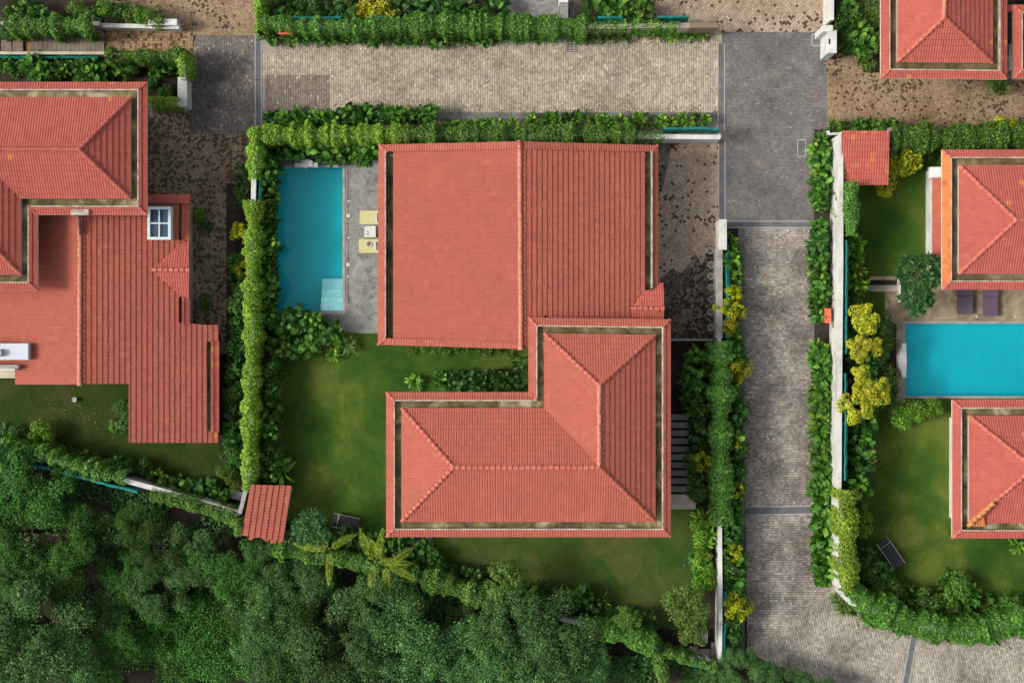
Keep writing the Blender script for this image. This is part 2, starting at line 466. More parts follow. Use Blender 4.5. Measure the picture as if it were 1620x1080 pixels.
class MB:
    def __init__(s):
        s.v, s.f = [], []

    def quad(s, a, b, c, d):
        i = len(s.v)
        s.v += [tuple(a), tuple(b), tuple(c), tuple(d)]
        s.f.append((i, i + 1, i + 2, i + 3))

    def prism(s, poly, z0, z1):
        """poly: list of (x, y); z0, z1 numbers or lists"""
        n = len(poly)
        area = sum(poly[i][0] * poly[(i + 1) % n][1] - poly[(i + 1) % n][0] * poly[i][1] for i in range(n))
        if area < 0:
            poly = poly[::-1]
            if isinstance(z1, (list, tuple)): z1 = z1[::-1]
            if isinstance(z0, (list, tuple)): z0 = z0[::-1]
        i = len(s.v)
        for k in range(n):
            s.v.append((poly[k][0], poly[k][1], z0[k] if isinstance(z0, (list, tuple)) else z0))
        for k in range(n):
            s.v.append((poly[k][0], poly[k][1], z1[k] if isinstance(z1, (list, tuple)) else z1))
        s.f.append(tuple(range(i + n - 1, i - 1, -1)))
        s.f.append(tuple(range(i + n, i + 2 * n)))
        for k in range(n):
            k2 = (k + 1) % n
            s.f.append((i + k, i + k2, i + n + k2, i + n + k))
        return s

    def box(s, x0, y0, z0, x1, y1, z1):
        return s.prism([(x0, y0), (x1, y0), (x1, y1), (x0, y1)], z0, z1)

    def pbox(s, px0, py0, px1, py1, z0, z1):
        """box whose TOP appears at the given pixels"""
        a, b = P(px0, py1, z1), P(px1, py0, z1)
        return s.box(a.x, a.y, z0, b.x, b.y, z1)

    def obox(s, c, ang, lx, ly, z0, z1):
        ca, sa = math.cos(ang), math.sin(ang)
        pts = [(c[0] + x * ca - y * sa, c[1] + x * sa + y * ca) for x, y in ((-lx / 2, -ly / 2), (lx / 2, -ly / 2), (lx / 2, ly / 2), (-lx / 2, ly / 2))]
        return s.prism(pts, z0, z1)

    def tube(s, p, q, r0, r1=None, n=8, caps=True):
        r1 = r0 if r1 is None else r1
        p, q = Vector(p), Vector(q)
        d = (q - p).normalized()
        a = d.orthogonal().normalized()
        b = d.cross(a)
        i = len(s.v)
        for c, r in ((p, r0), (q, r1)):
            for k in range(n):
                t = 2 * math.pi * k / n
                s.v.append(tuple(c + a * math.cos(t) * r + b * math.sin(t) * r))
        for k in range(n):
            k2 = (k + 1) % n
            s.f.append((i + k, i + k2, i + n + k2, i + n + k))
        if caps:
            s.f.append(tuple(range(i + n - 1, i - 1, -1)))
            s.f.append(tuple(range(i + n, i + 2 * n)))
        return s

    def lathe(s, c, prof, n=20):
        i = len(s.v)
        for r, z in prof:
            for k in range(n):
                t = 2 * math.pi * k / n
                s.v.append((c[0] + r * math.cos(t), c[1] + r * math.sin(t), c[2] + z))
        for j in range(len(prof) - 1):
            for k in range(n):
                k2 = (k + 1) % n
                s.f.append((i + j * n + k, i + j * n + k2, i + (j + 1) * n + k2, i + (j + 1) * n + k))
        s.f.append(tuple(range(i + n - 1, i - 1, -1)))
        m = i + (len(prof) - 1) * n
        s.f.append(tuple(range(m, m + n)))
        return s

    def halfcaps(s, p, q, r=0.12, seg=0.36, n=6):
        """a run of overlapping half-round ridge tiles from p to q"""
        p, q = Vector(p), Vector(q)
        L = (q - p).length
        d = (q - p).normalized()
        side = Vector((-d.y, d.x, 0)).normalized()
        up = d.cross(side)
        if up.z < 0: up = -up
        m = max(1, int(round(L / seg)))
        for j in range(m):
            a = p + d * (L * j / m)
            b = p + d * (L * (j + 1) / m + 0.03)
            jit = random.uniform(-0.012, 0.012)
            i = len(s.v)
            for c, rr, dz in ((a, r * 0.84, -0.01), (b, r * 1.16, 0.03)):
                for k in range(n + 1):
                    t = math.pi * k / n
                    s.v.append(tuple(c + side * (math.cos(t) * rr + jit) + up * (math.sin(t) * rr * 0.8 + dz - 0.02)))
            for k in range(n):
                s.f.append((i + k, i + k + 1, i + n + 1 + k + 1, i + n + 1 + k))
            s.f.append(tuple(range(i + n, i - 1, -1)))
            s.f.append(tuple(range(i + n + 1, i + 2 * n + 2)))
        return s

    def build(s, name, mat, parent=None, bevel=0.0, origin=None, smooth=False):
        me = bpy.data.meshes.new(name)
        if parent is not None:
            off = root_loc(parent)
        elif origin is not None:
            off = Vector(origin)
        else:
            a = np.array(s.v)
            lo, hi = a.min(0), a.max(0)
            off = Vector(((lo[0] + hi[0]) / 2, (lo[1] + hi[1]) / 2, lo[2]))
        me.from_pydata([(x - off.x, y - off.y, z - off.z) for x, y, z in s.v], [], s.f)
        me.materials.append(mat)
        bm = bmesh.new()
        bm.from_mesh(me)
        bmesh.ops.recalc_face_normals(bm, faces=bm.faces)
        if bevel > 0:
            bmesh.ops.bevel(bm, geom=[e for e in bm.edges if e.is_manifold and e.calc_face_angle(0) > 0.5], offset=bevel, segments=2, affect='EDGES', clamp_overlap=True)
        bm.to_mesh(me)
        bm.free()
        if smooth:
            for p_ in me.polygons: p_.use_smooth = True
        o = bpy.data.objects.new(name, me)
        COL.objects.link(o)
        if parent is not None:
            o.parent = parent
        else:
            o.location = off
        return o


def sheet(name, px_poly, mat, z, holes=None, kind='structure'):
    me = bpy.data.meshes.new(name)
    pts = [P(x, y, 0) for x, y in px_poly]
    bm = bmesh.new()
    vs = [bm.verts.new((p.x, p.y, z)) for p in pts]
    bm.faces.new(vs)
    bmesh.ops.triangulate(bm, faces=bm.faces)
    for f in bm.faces:
        f.normal_update()
        if f.normal.z < 0: f.normal_flip()
    bm.to_mesh(me)
    bm.free()
    me.materials.append(mat)
    o = bpy.data.objects.new(name, me)
    COL.objects.link(o)
    o['kind'] = kind
    return o


def rect(x0, y0, x1, y1):
    return [(x0, y0), (x1, y0), (x1, y1), (x0, y1)]


def offset(poly, d):
    """inward mitred offset of a closed polygon of (x, y)"""
    n = len(poly)
    area = sum(poly[i][0] * poly[(i + 1) % n][1] - poly[(i + 1) % n][0] * poly[i][1] for i in range(n))
    sg = 1 if area > 0 else -1
    out = []
    for i in range(n):
        a, b, c = Vector(poly[i - 1][:2]), Vector(poly[i][:2]), Vector(poly[(i + 1) % n][:2])
        e1, e2 = (b - a).normalized(), (c - b).normalized()
        n1, n2 = Vector((-e1.y, e1.x)) * sg, Vector((-e2.y, e2.x)) * sg
        m = (n1 + n2)
        m = m / (1 + n1.dot(n2))
        out.append((b.x + m.x * d, b.y + m.y * d))
    return out


# ------------------------------------------------------------------ roof tiles
RIB, COURSE = 0.155, 0.315
DOWN = {'W': (-1, 0), 'E': (1, 0), 'N': (0, 1), 'S': (0, -1)}


class Tiles:
    def __init__(s):
        s.vs, s.fs, s.uv, s.n = [], [], [], 0

    def slope(s, poly, down, clip=None, amp=0.026, lip=0.05, lift=0.0, rib=RIB, course=COURSE):
        """poly: 3D corner points of the slope (world); clip: list of convex xy polygons (default: poly itself)"""
        A = np.array([[p[0], p[1], 1] for p in poly])
        z = np.array([p[2] for p in poly])
        pl = np.linalg.lstsq(A, z, rcond=None)[0]
        dx, dy = DOWN[down] if isinstance(down, str) else down
        up = np.array([-dx, -dy], float)
        al = np.array([up[1], -up[0]])
        q = np.array([[p[0], p[1]] for p in poly])
        V0 = (q @ up).min()
        for cp in (clip or [[(p[0], p[1]) for p in poly]]):
            cq = np.array(cp)
            u0, u1 = (cq @ al).min(), (cq @ al).max()
            v0, v1 = (cq @ up).min(), (cq @ up).max()
            fr = [0.0, 0.22, 0.62, 0.86]
            hh = [0.0, 1.0, 1.0, 0.1]
            us, hu, ku = [], [], []
            for k in range(int(math.floor(u0 / rib)) - 1, int(math.ceil(u1 / rib)) + 2):
                for a, h in zip(fr, hh):
                    us.append((k + a) * rib); hu.append(h); ku.append(k // 2)
            vs, hv, kv = [], [], []
            for j in range(int(math.floor((v0 - V0) / course)) - 1, int(math.ceil((v1 - V0) / course)) + 1):
                vs += [V0 + j * course, V0 + (j + 1) * course - 0.008]; hv += [1.0, 0.0]; kv += [j, j]
            us, hu, vs, hv = map(np.array, (us, hu, vs, hv))
            ku, kv = np.array(ku), np.array(kv)
            U, V = np.meshgrid(us, vs)
            HU, HV = np.meshgrid(hu, hv)
            rnd = rng.random((kv.max() - kv.min() + 1, ku.max() - ku.min() + 1))
            KU, KV = np.meshgrid(ku - ku.min(), kv - kv.min())
            jit = 0.92 + 0.16 * rnd[KV, KU]
            jit2 = rng.normal(0, 0.0012, rnd.shape)[KV, KU]
            X = U * al[0] + V * up[0]
            Y = U * al[1] + V * up[1]
            Z = X * pl[0] + Y * pl[1] + pl[2] + HU * amp + HV * lip * jit + jit2 + lift
            bm = bmesh.new()
            uvl = bm.loops.layers.uv.new('UVMap')
            nr, nc = X.shape
            verts = [bm.verts.new((x, y, zz)) for x, y, zz in zip(X.ravel(), Y.ravel(), Z.ravel())]
            FU = U / (2 * rib) + 0.0001
            FV = (V - V0) / course
            for j in range(nr - 1):
                lipf = (j % 2 == 1)
                for i in range(nc - 1):
                    ids = (j * nc + i, j * nc + i + 1, (j + 1) * nc + i + 1, (j + 1) * nc + i)
                    f = bm.faces.new([verts[k] for k in ids])
                    cell_v = kv[j + 1] if lipf else kv[j]
                    for lp, (jj, ii) in zip(f.loops, ((j, i), (j, i + 1), (j + 1, i + 1), (j + 1, i))):
                        lp[uvl].uv = (U[jj, ii] / (2 * rib), cell_v + (0.02 if (lipf or jj == j) else 0.98))
            c = cq.mean(0)
            m = len(cp)
            for k in range(m):
                a, b = cq[k], cq[(k + 1) % m]
                e = b - a
                if np.hypot(*e) < 1e-4: continue
                nrm = np.array([-e[1], e[0]])
                if nrm @ (c - a) > 0: nrm = -nrm
                bmesh.ops.bisect_plane(bm, geom=bm.verts[:] + bm.edges[:] + bm.faces[:], dist=1e-5, plane_co=(a[0], a[1], 0), plane_no=(nrm[0], nrm[1], 0), clear_outer=True)
            bm.verts.index_update()
            s.vs += [tuple(v_.co) for v_ in bm.verts]
            for f in bm.faces:
                ids = [v_.index + s.n for v_ in f.verts]
                uv = [tuple(lp[uvl].uv) for lp in f.loops]
                f.normal_update()
                s.fs.append(ids); s.uv += uv
            s.n = len(s.vs)
            bm.free()
        return s

    def build(s, name, mat, parent):
        me = bpy.data.meshes.new(name)
        off = root_loc(parent)
        me.from_pydata([(x - off.x, y - off.y, z - off.z) for x, y, z in s.vs], [], s.fs)
        lay = me.uv_layers.new(name='UVMap')
        lay.data.foreach_set('uv', np.array(s.uv, dtype=np.float32).ravel())
        me.materials.append(mat)
        o = bpy.data.objects.new(name, me)
        COL.objects.link(o)
        o.parent = parent
        return o


def face_dir(a, b, c):
    """cardinal downslope direction of the eave a-b seen from inside point c"""
    e = Vector((b[0] - a[0], b[1] - a[1]))
    n = Vector((-e.y, e.x))
    m = Vector((c[0] - a[0], c[1] - a[1]))
    if n.dot(m) > 0: n = -n
    if abs(n.x) > abs(n.y): return 'E' if n.x > 0 else 'W'
    return 'N' if n.y > 0 else 'S'


def skirt_ring(root, outer, zo, skirt=0.46, rise=0.22, gut=0.40, mat='tile', gmat='gutter', special=None, drop=0.28, walls=True, skip=(), inset=1.4):
    """tiled outer eave, parapet curb, gutter; returns the inner ring (xy) where the main roof starts, and its z"""
    zi = zo + rise
    r1 = offset(outer, skirt)
    r2 = offset(outer, skirt + 0.07)
    r3 = offset(outer, skirt + 0.07 + gut)
    n = len(outer)
    sk, mix = Tiles(), Tiles()
    cen = (sum(p[0] for p in outer) / n, sum(p[1] for p in outer) / n)
    for i in range(n):
        j = (i + 1) % n
        if i in skip: continue
        poly = [(*outer[i], zo), (*outer[j], zo), (*r1[j], zi), (*r1[i], zi)]
        d = face_dir(outer[i], outer[j], r1[i] if abs((Vector(r1[i]) - Vector(outer[i])).length) > 0 else cen)
        (mix if special and i in special else sk).slope(poly, d, course=0.30)
    k = sk.build('eave_skirt', M[mat], root)
    if special:
        mix.build('eave_skirt', M['tile_orange'], root)
    for i in range(n):
        if i in skip and (i - 1) % n in skip: continue
        cp = MB().halfcaps((*outer[i], zo + 0.02), (*r1[i], zi + 0.02), 0.09, 0.3)
        cp.build('hip_cap', M['cap'], k)
    pr = MB()
    for i in range(n):
        j = (i + 1) % n
        pr.prism([outer[i], outer[j], r1[j], r1[i]], zo - 0.16, [zo - 0.03, zo - 0.03, zi - 0.03, zi - 0.03])
    pr.build('eave_slab', M['cream'], root)
    pp = MB()
    for i in range(n):
        j = (i + 1) % n
        pp.prism([r1[i], r1[j], r2[j], r2[i]], zo - drop - 0.1, zi + 0.05)
    pp.build('parapet', M['parapet'], root)
    g = MB()
    for i in range(n):
        j = (i + 1) % n
        g.prism([r2[i], r2[j], r3[j], r3[i]], zo - drop - 0.1, zi - drop)
    g.build('gutter', M[gmat], root)
    if walls:
        w = MB().prism(offset(outer, inset), 0.0, zo - 0.14)
        w.build('wall', M['white'], root)
    return r3, zi


def ridge(root, segs, mat='cap', r=0.12):
    for a, b in segs:
        MB().halfcaps(a, b, r, 0.34).build('ridge_cap', M[mat], root)


def l_hip(root, outer_px, A, B, C, zo, zr, mat='tile', gmat='gutter', special=None, pale=()):
    outer = [tuple(P(x, y, zo)[:2]) for x, y in outer_px]
    r, zi = skirt_ring(root, outer, zo, mat=mat, gmat=gmat, special=special)
    v_ = [(*p, zi + 0.02) for p in r]
    a, b, c = (tuple(P(*q, zr)) for q in (A, B, C))
    t = Tiles()
    for poly in ((v_[0], v_[1], a), (v_[1], v_[2], b, a), (v_[2], v_[3], c, b), (v_[3], v_[4], c), (v_[4], v_[5], b, c), (v_[5], v_[0], a, b)):
        d = face_dir(poly[0], poly[1], poly[2])
        t.slope(list(poly), d)
    rf = t.build('roof', M[mat], root)
    lift = Vector((0, 0, 0.04))
    V_ = [Vector(x) + lift for x in v_]
    a, b, c = Vector(a) + lift, Vector(b) + lift, Vector(c) + lift
    ridge(rf, [(V_[0], a), (V_[1], a), (V_[2], b), (V_[3], c), (V_[4], c), (c, b)])
    ridge(rf, [(b, a)], 'cap_pale')
    body = MB().prism(offset(outer, 0.93 + 0.02), zo - 0.5, zi - 0.02)
    body.build('roof_base', M['cream'], root)
    return rf


def hip_rect(root, outer_px, A, B, zo, zr, mat='tile', gmat='gutter', special=None, vertical=False, inset=1.4):
    """rectangle hip roof; A and B ridge ends. vertical: ridge runs up-down (A top, B bottom). corners NW NE SE SW"""
    outer = [tuple(P(x, y, zo)[:2]) for x, y in outer_px]
    r, zi = skirt_ring(root, outer, zo, mat=mat, gmat=gmat, special=special, inset=inset)
    v_ = [(*p, zi + 0.02) for p in r]
    a, b = tuple(P(*A, zr)), tuple(P(*B, zr))
    t = Tiles()
    if vertical:
        polys = ((v_[0], v_[1], a), (v_[1], v_[2], b, a), (v_[2], v_[3], b), (v_[3], v_[0], a, b))
        rs = [(v_[0], a), (v_[1], a), (v_[2], b), (v_[3], b)]
    else:
        polys = ((v_[0], v_[1], b, a), (v_[1], v_[2], b), (v_[2], v_[3], a, b), (v_[3], v_[0], a))
        rs = [(v_[0], a), (v_[3], a), (v_[1], b), (v_[2], b)]
    for poly in polys:
        t.slope(list(poly), face_dir(poly[0], poly[1], poly[2]))
    rf = t.build('roof', M[mat], root)
    L = Vector((0, 0, 0.04))
    ridge(rf, [(Vector(p) + L, Vector(q) + L) for p, q in rs])
    ridge(rf, [(Vector(b) + L, Vector(a) + L)], 'cap_pale' if vertical else 'cap')
    MB().prism(offset(outer, 0.95), zo - 0.5, zi - 0.02).build('roof_base', M['cream'], root)
    return rf


# ------------------------------------------------------------------ foliage meshes
def np_mesh(name, V, F, mat, vpf):
    """V (n,3), F (m,vpf)"""
    me = bpy.data.meshes.new(name)
    me.vertices.add(len(V))
    me.vertices.foreach_set('co', V.astype(np.float32).ravel())
    m = len(F)
    me.loops.add(m * vpf)
    me.loops.foreach_set('vertex_index', F.astype(np.int32).ravel())
    me.polygons.add(m)
    me.polygons.foreach_set('loop_start', (np.arange(m) * vpf).astype(np.int32))
    me.polygons.foreach_set('loop_total', np.full(m, vpf, np.int32))
    me.update(calc_edges=True)
    me.materials.append(mat)
    return me


def unit(a):
    return a / np.maximum(np.linalg.norm(a, axis=-1, keepdims=True), 1e-9)


def leaf_quads(Pn, Nn, size, aspect=0.62):
    """small diamond leaves at Pn with normals Nn"""
    n = len(Pn)
    t = unit(np.cross(Nn, rng.normal(size=(n, 3))))
    b = unit(np.cross(Nn, t))
    s = (np.broadcast_to(size, (n,)) * rng.uniform(0.6, 1.3, n))[:, None]
    w = s * aspect
    V = np.stack([Pn - t * s * .5, Pn + b * w * .5 + t * s * .08, Pn + t * s * .5, Pn - b * w * .5 + t * s * .08], 1).reshape(-1, 3)
    return V, np.arange(n * 4).reshape(n, 4)


def blades(O, th, ph, L, W, droop, nseg=3, fold=0.25, rnd=1.0):
    """long leaves: origins O, heading th, rise ph, length L, width W"""
    n = len(O)
    ts = np.linspace(0, 1, nseg + 1)
    prof = np.sin(np.pi * np.clip(ts ** rnd, 0, 1)) ** 0.7
    prof[0] = 0.12; prof[-1] = 0.05
    d = np.stack([np.cos(th) * np.cos(ph), np.sin(th) * np.cos(ph), np.sin(ph)], 1)
    sd = np.stack([-np.sin(th), np.cos(th), np.zeros(n)], 1)
    roll = rng.normal(0, 0.35, n)[:, None]
    sd = unit(sd + np.array([0, 0, 1.0]) * roll)
    V = np.zeros((n, nseg + 1, 3, 3))
    for k, t in enumerate(ts):
        c = O + d * (L * t)[:, None]
        c[:, 2] -= droop * L * t * t
        w = (W * prof[k] * 0.5)[:, None]
        up = np.array([0, 0, 1.0]) * w * fold
        V[:, k, 0] = c - sd * w + up
        V[:, k, 1] = c
        V[:, k, 2] = c + sd * w + up
    F = []
    st = (nseg + 1) * 3
    for k in range(nseg):
        for j in range(2):
            F.append([k * 3 + j, k * 3 + j + 1, (k + 1) * 3 + j + 1, (k + 1) * 3 + j])
    F = np.array(F)[None] + (np.arange(n) * st)[:, None, None]
    return V.reshape(-1, 3), F.reshape(-1, 4)


def rot_arr(n): return rng.uniform(0, 2 * np.pi, n)


def bush_mesh(name, mat, n=900, leaf=0.10, lobes=9, flat=0.75, spread=0.55, lob_r=(0.28, 0.48)):
    """unit-radius shrub made of leafy lobes"""
    Vs, Fs, off = [], [], 0
    per = n // lobes
    for k in range(lobes):
        a = rng.uniform(0, 2 * np.pi); rr = spread * math.sqrt(rng.uniform(0.02, 1))
        r = rng.uniform(*lob_r)
        c = np.array([rr * math.cos(a), rr * math.sin(a), (0.75 - 0.45 * rr) * flat + rng.uniform(-.15, .15)])
        d = unit(rng.normal(size=(per, 3)))
        d[:, 2] = np.abs(d[:, 2]) * 1.0 - 0.15
        d = unit(d)
        rad = r * rng.uniform(0.7, 1.08, per)[:, None]
        pos = c + d * rad * np.array([1, 1, 0.85])
        N = unit(d + rng.normal(0, 0.5, (per, 3)) + np.array([0, 0, 0.9]))
        V, F = leaf_quads(pos, N, leaf)
        Vs.append(V); Fs.append(F + off); off += len(V)
    return np_mesh(name, np.concatenate(Vs), np.concatenate(Fs), mat, 4)


def broad_mesh(name, mat, n=34, L=(0.35, 0.6), ratio=0.62, spread=0.55, ph=(0.1, 0.9), droop=(0.2, 0.6), nseg=4, hgt=(0.2, 1.0), rnd=1.0, rad=0.5):
    a = rot_arr(n)
    q = np.sqrt(rng.uniform(0.0, 1, n)) * rad
    O = np.stack([np.cos(a) * q, np.sin(a) * q, rng.uniform(*hgt, n) * (1 - q * 0.6)], 1)
    th = a + rng.normal(0, 0.7, n)
    Ls = rng.uniform(*L, n)
    V, F = blades(O, th, rng.uniform(*ph, n), Ls, Ls * ratio * rng.uniform(0.8, 1.15, n), rng.uniform(*droop, n), nseg, rnd=rnd)
    # thin stalks down to the ground
    S_, G_ = blades(np.stack([O[:, 0] * .25, O[:, 1] * .25, np.zeros(n)], 1), np.arctan2(O[:, 1] * .75, O[:, 0] * .75), np.arctan2(O[:, 2], np.hypot(O[:, 0], O[:, 1]) * .75 + 1e-6), np.linalg.norm(O * np.array([.75, .75, 1]), axis=1), np.full(n, 0.025), np.zeros(n), 1)
    return np_mesh(name, np.concatenate([V, S_]), np.concatenate([F, G_ + len(V)]), mat, 4)


def rosettes_mesh(name, mat, centers=22, per=13, L=0.26, W=0.075, R_=0.75, hgt=0.9):
    O, th, ph = [], [], []
    for k in range(centers):
        a = rng.uniform(0, 6.28); q = math.sqrt(rng.uniform(0, 1)) * R_
        c = (q * math.cos(a), q * math.sin(a), hgt * (1 - 0.5 * q * q) + rng.uniform(-.2, .05))
        for j in range(per):
            O.append(c); th.append(j * 2.4 + a); ph.append(rng.uniform(-0.1, 0.9))
    n = len(O)
    V, F = blades(np.array(O), np.array(th), np.array(ph), L * rng.uniform(.75, 1.2, n), np.full(n, W), rng.uniform(.1, .4, n), 2)
    return np_mesh(name, V, F, mat, 4)


def strap_mesh(name, mat, n=70, L=(0.6, 1.0), W=0.06, heads=4):
    O, th, ph = [], [], []
    for h in range(heads):
        a = rng.uniform(0, 6.28); q = rng.uniform(0, 0.35)
        c = (q * math.cos(a), q * math.sin(a), rng.uniform(0.1, 0.5))
        for j in range(n // heads):
            O.append(c); th.append(rng.uniform(0, 6.28)); ph.append(rng.uniform(0.1, 1.2))
    m = len(O)
    V, F = blades(np.array(O), np.array(th), np.array(ph), rng.uniform(*L, m), np.full(m, W), rng.uniform(.3, .9, m), 3)
    return np_mesh(name, V, F, mat, 4)


def palm_mesh(name, mat, angs, L=1.6):
    O, th, ph, Ls = [], [], [], []
    for a in angs:
        ll = L * rng.uniform(.85, 1.15)
        bend = rng.uniform(-0.35, 0.35)
        for t in np.linspace(0.12, 1, 24):
            aa = a + bend * t
            x, y = math.cos(aa) * ll * t, math.sin(aa) * ll * t
            z = 2.3 + ll * (0.55 * t - 0.75 * t * t)
            w = 0.30 * math.sin(math.pi * min(1, t * 0.85 + 0.12)) + 0.06
            for sd in (-1, 1):
                O.append((x, y, z)); th.append(aa + sd * (1.15 - 0.45 * t)); ph.append(rng.uniform(-0.25, 0.15)); Ls.append(w)
        for t in np.linspace(0, .9, 5):
            O.append((math.cos(a + bend * t) * ll * t, math.sin(a + bend * t) * ll * t, 2.3 + ll * (0.55 * t - 0.75 * t * t) + .005)); th.append(a + bend * t); ph.append(0.4 - 1.2 * t); Ls.append(ll * .25)
    n = len(O)
    V, F = blades(np.array(O), np.array(th), np.array(ph), np.array(Ls), np.full(n, 0.03), np.full(n, 0.15), 2)
    return np_mesh(name, V, F, mat, 4)


def crown_mesh(name, mat, n=19000, leaf=0.048, lobes=20):
    """unit-radius tree crown: many clumps of leaves spread over a broken dome"""
    Vs, Fs, off = [], [], 0
    cs = []
    for k in range(lobes):
        a = rng.uniform(0, 2 * np.pi); q = math.sqrt(rng.uniform(0, 1)) * 0.86
        lift = rng.uniform(-0.22, 0.12)
        cs.append((q * math.cos(a), q * math.sin(a), 0.78 * math.sqrt(max(0, 1 - q * q)) + lift, rng.uniform(0.22, 0.42)))
    tot = sum(c[3] ** 2 for c in cs)
    for cx, cy, cz, r in cs:
        per = int(n * r * r / tot)
        sub = 14
        dd = unit(rng.normal(size=(sub, 3))); dd[:, 2] = np.abs(dd[:, 2])
        cc = np.array([cx, cy, cz]) + dd * r * 0.7
        idx = rng.integers(0, sub, per)
        d = unit(rng.normal(size=(per, 3)))
        pos = cc[idx] + d * (r * 0.44 * rng.uniform(0.35, 1.15, per))[:, None]
        N = unit(d * 0.8 + rng.normal(0, 0.45, (per, 3)) + np.array([0, 0, 0.8]))
        V, F = leaf_quads(pos, N, leaf, 0.6)
        Vs.append(V); Fs.append(F + off); off += len(V)
    return np_mesh(name, np.concatenate(Vs), np.concatenate(Fs), mat, 4)


def trunk_mesh(name, h=1.0, r=0.07):
    m = MB()
    m.tube((0, 0, 0), (0.03, 0.02, h * .5), r, r * .75, 8)
    for k in range(6):
        a = k * 1.05 + random.uniform(-.2, .2)
        e = (0.03 + 0.42 * math.cos(a), 0.02 + .42 * math.sin(a), h * random.uniform(.85, 1.05))
        m.tube((0.03, 0.02, h * .46), e, r * .5, r * .22, 6)
        for s_ in (-.5, .5):
            m.tube(e, (e[0] + .28 * math.cos(a + s_), e[1] + .28 * math.sin(a + s_), e[2] + .15), r * .22, r * .07, 5)
    me = bpy.data.meshes.new(name)
    me.from_pydata(m.v, [], m.f)
    me.materials.append(M['bark'])
    return me


PROT = {
    'broad': [broad_mesh('broad', M['leaf_broad'], n=42) for _ in range(3)],
    'deep': [broad_mesh('deep', M['leaf_deep'], n=42, ratio=0.55) for _ in range(3)],
    'lance': [broad_mesh('lance', M['leaf_bright'], n=44, L=(0.5, 0.85), ratio=0.26, ph=(0.3, 1.2), droop=(.3, .8), hgt=(0.05, .6), rad=.35) for _ in range(3)],
    'lance_mid': [broad_mesh('lance_mid', M['leaf_broad'], n=44, L=(0.5, 0.85), ratio=0.28, ph=(0.3, 1.2), droop=(.3, .8), hgt=(0.05, .6), rad=.35) for _ in range(3)],
    'strap': [strap_mesh('strap', M['leaf_fine'], n=96) for _ in range(2)],
    'bush': [bush_mesh('bush', M['leaf_fine'], n=1300, leaf=0.11, lobes=11) for _ in range(3)],
    'bush_bright': [bush_mesh('bush_bright', M['leaf_bright'], n=1200, leaf=0.12, lobes=10) for _ in range(2)],
    'bush_deep': [bush_mesh('bush_deep', M['leaf_deep'], n=1200, leaf=0.13, lobes=10) for _ in range(3)],
    'golden': [bush_mesh('golden', M['leaf_yellow'], n=2400, leaf=0.10, lobes=17, spread=0.68, lob_r=(0.16, 0.32)) for _ in range(3)],
    'frangi': [rosettes_mesh('frangi', M['leaf_frangi'], centers=46, per=14, L=0.27, W=0.075) for _ in range(2)],
    'banana': [broad_mesh('banana', M['leaf_bright'], n=12, L=(0.8, 1.2), ratio=0.24, ph=(0.2, .9), droop=(.5, .9), hgt=(0.4, .8), rad=.15, nseg=6) for _ in range(2)],
}
PROT['thicket'] = [bush_mesh('thicket', M['leaf_thicket'], n=2600, leaf=0.085, lobes=14) for _ in range(2)]
PROT['thicket2'] = [bush_mesh('thicket', M['leaf_tree'], n=2600, leaf=0.085, lobes=14) for _ in range(2)]
CROWNS = [crown_mesh('crown', M['leaf_tree']) for _ in range(3)] + [crown_mesh('crown', M['leaf_tree2']) for _ in range(3)]
SMALL_CROWNS = [crown_mesh('crown', M['leaf_fine'], n=4200, leaf=0.10, lobes=24) for _ in range(2)]
TRUNKS = [trunk_mesh('trunk') for _ in range(3)]


def yw(x):
    """photo row of the southern boundary wall at photo column x"""
    return float(np.interp(x, [-400, 0, 60, 220, 380, 430, 520, 640, 760, 930, 1060, 1140, 1300, 1700], [690, 712, 722, 766, 812, 866, 880, 910, 948, 994, 1030, 1052, 1090, 1200]))


def ground_z(x, y):
    px, py = x * S + 810, 540 - y * S
    d = (py - yw(px)) / S - 0.6
    t = min(1, max(0, d / 9))
    return -0.03 - 4.0 * t * t * (3 - 2 * t)


PLANTED = {}


def plant(kind, px, py, r_px, label, cat='shrub', group=None, z=0.0, name=None, top=1.0, hz=1.0, ang=None):
    """shrub at pixel; r_px crown radius in photo pixels; top: approximate height of its leaves"""
    p = P(px, py, z + top)
    r = r_px / S * (1.5 if kind == 'golden' else 1.2)
    me = random.choice(PROT[kind])
    o = bpy.data.objects.new(name or {'golden': 'golden_shrub', 'broad': 'broad_leaf_plant', 'deep': 'broad_leaf_plant', 'lance': 'lance_leaf_plant', 'lance_mid': 'lance_leaf_plant', 'strap': 'strap_leaf_plant', 'banana': 'banana_plant'}.get(kind, 'shrub'), me)
    COL.objects.link(o)
    zz = min(z, ground_z(p.x, p.y)) if z == 0 else z
    o.location = (p.x, p.y, zz)
    o.rotation_euler = (0, 0, random.uniform(0, 6.28) if ang is None else ang)
    o.scale = (r, r, max(0.6, (top - (zz - z) * 1.0) * 1.05 * hz))
    setp(o, label, cat, group)
    PLANTED.setdefault(label, []).append((o, px, py))
    return o


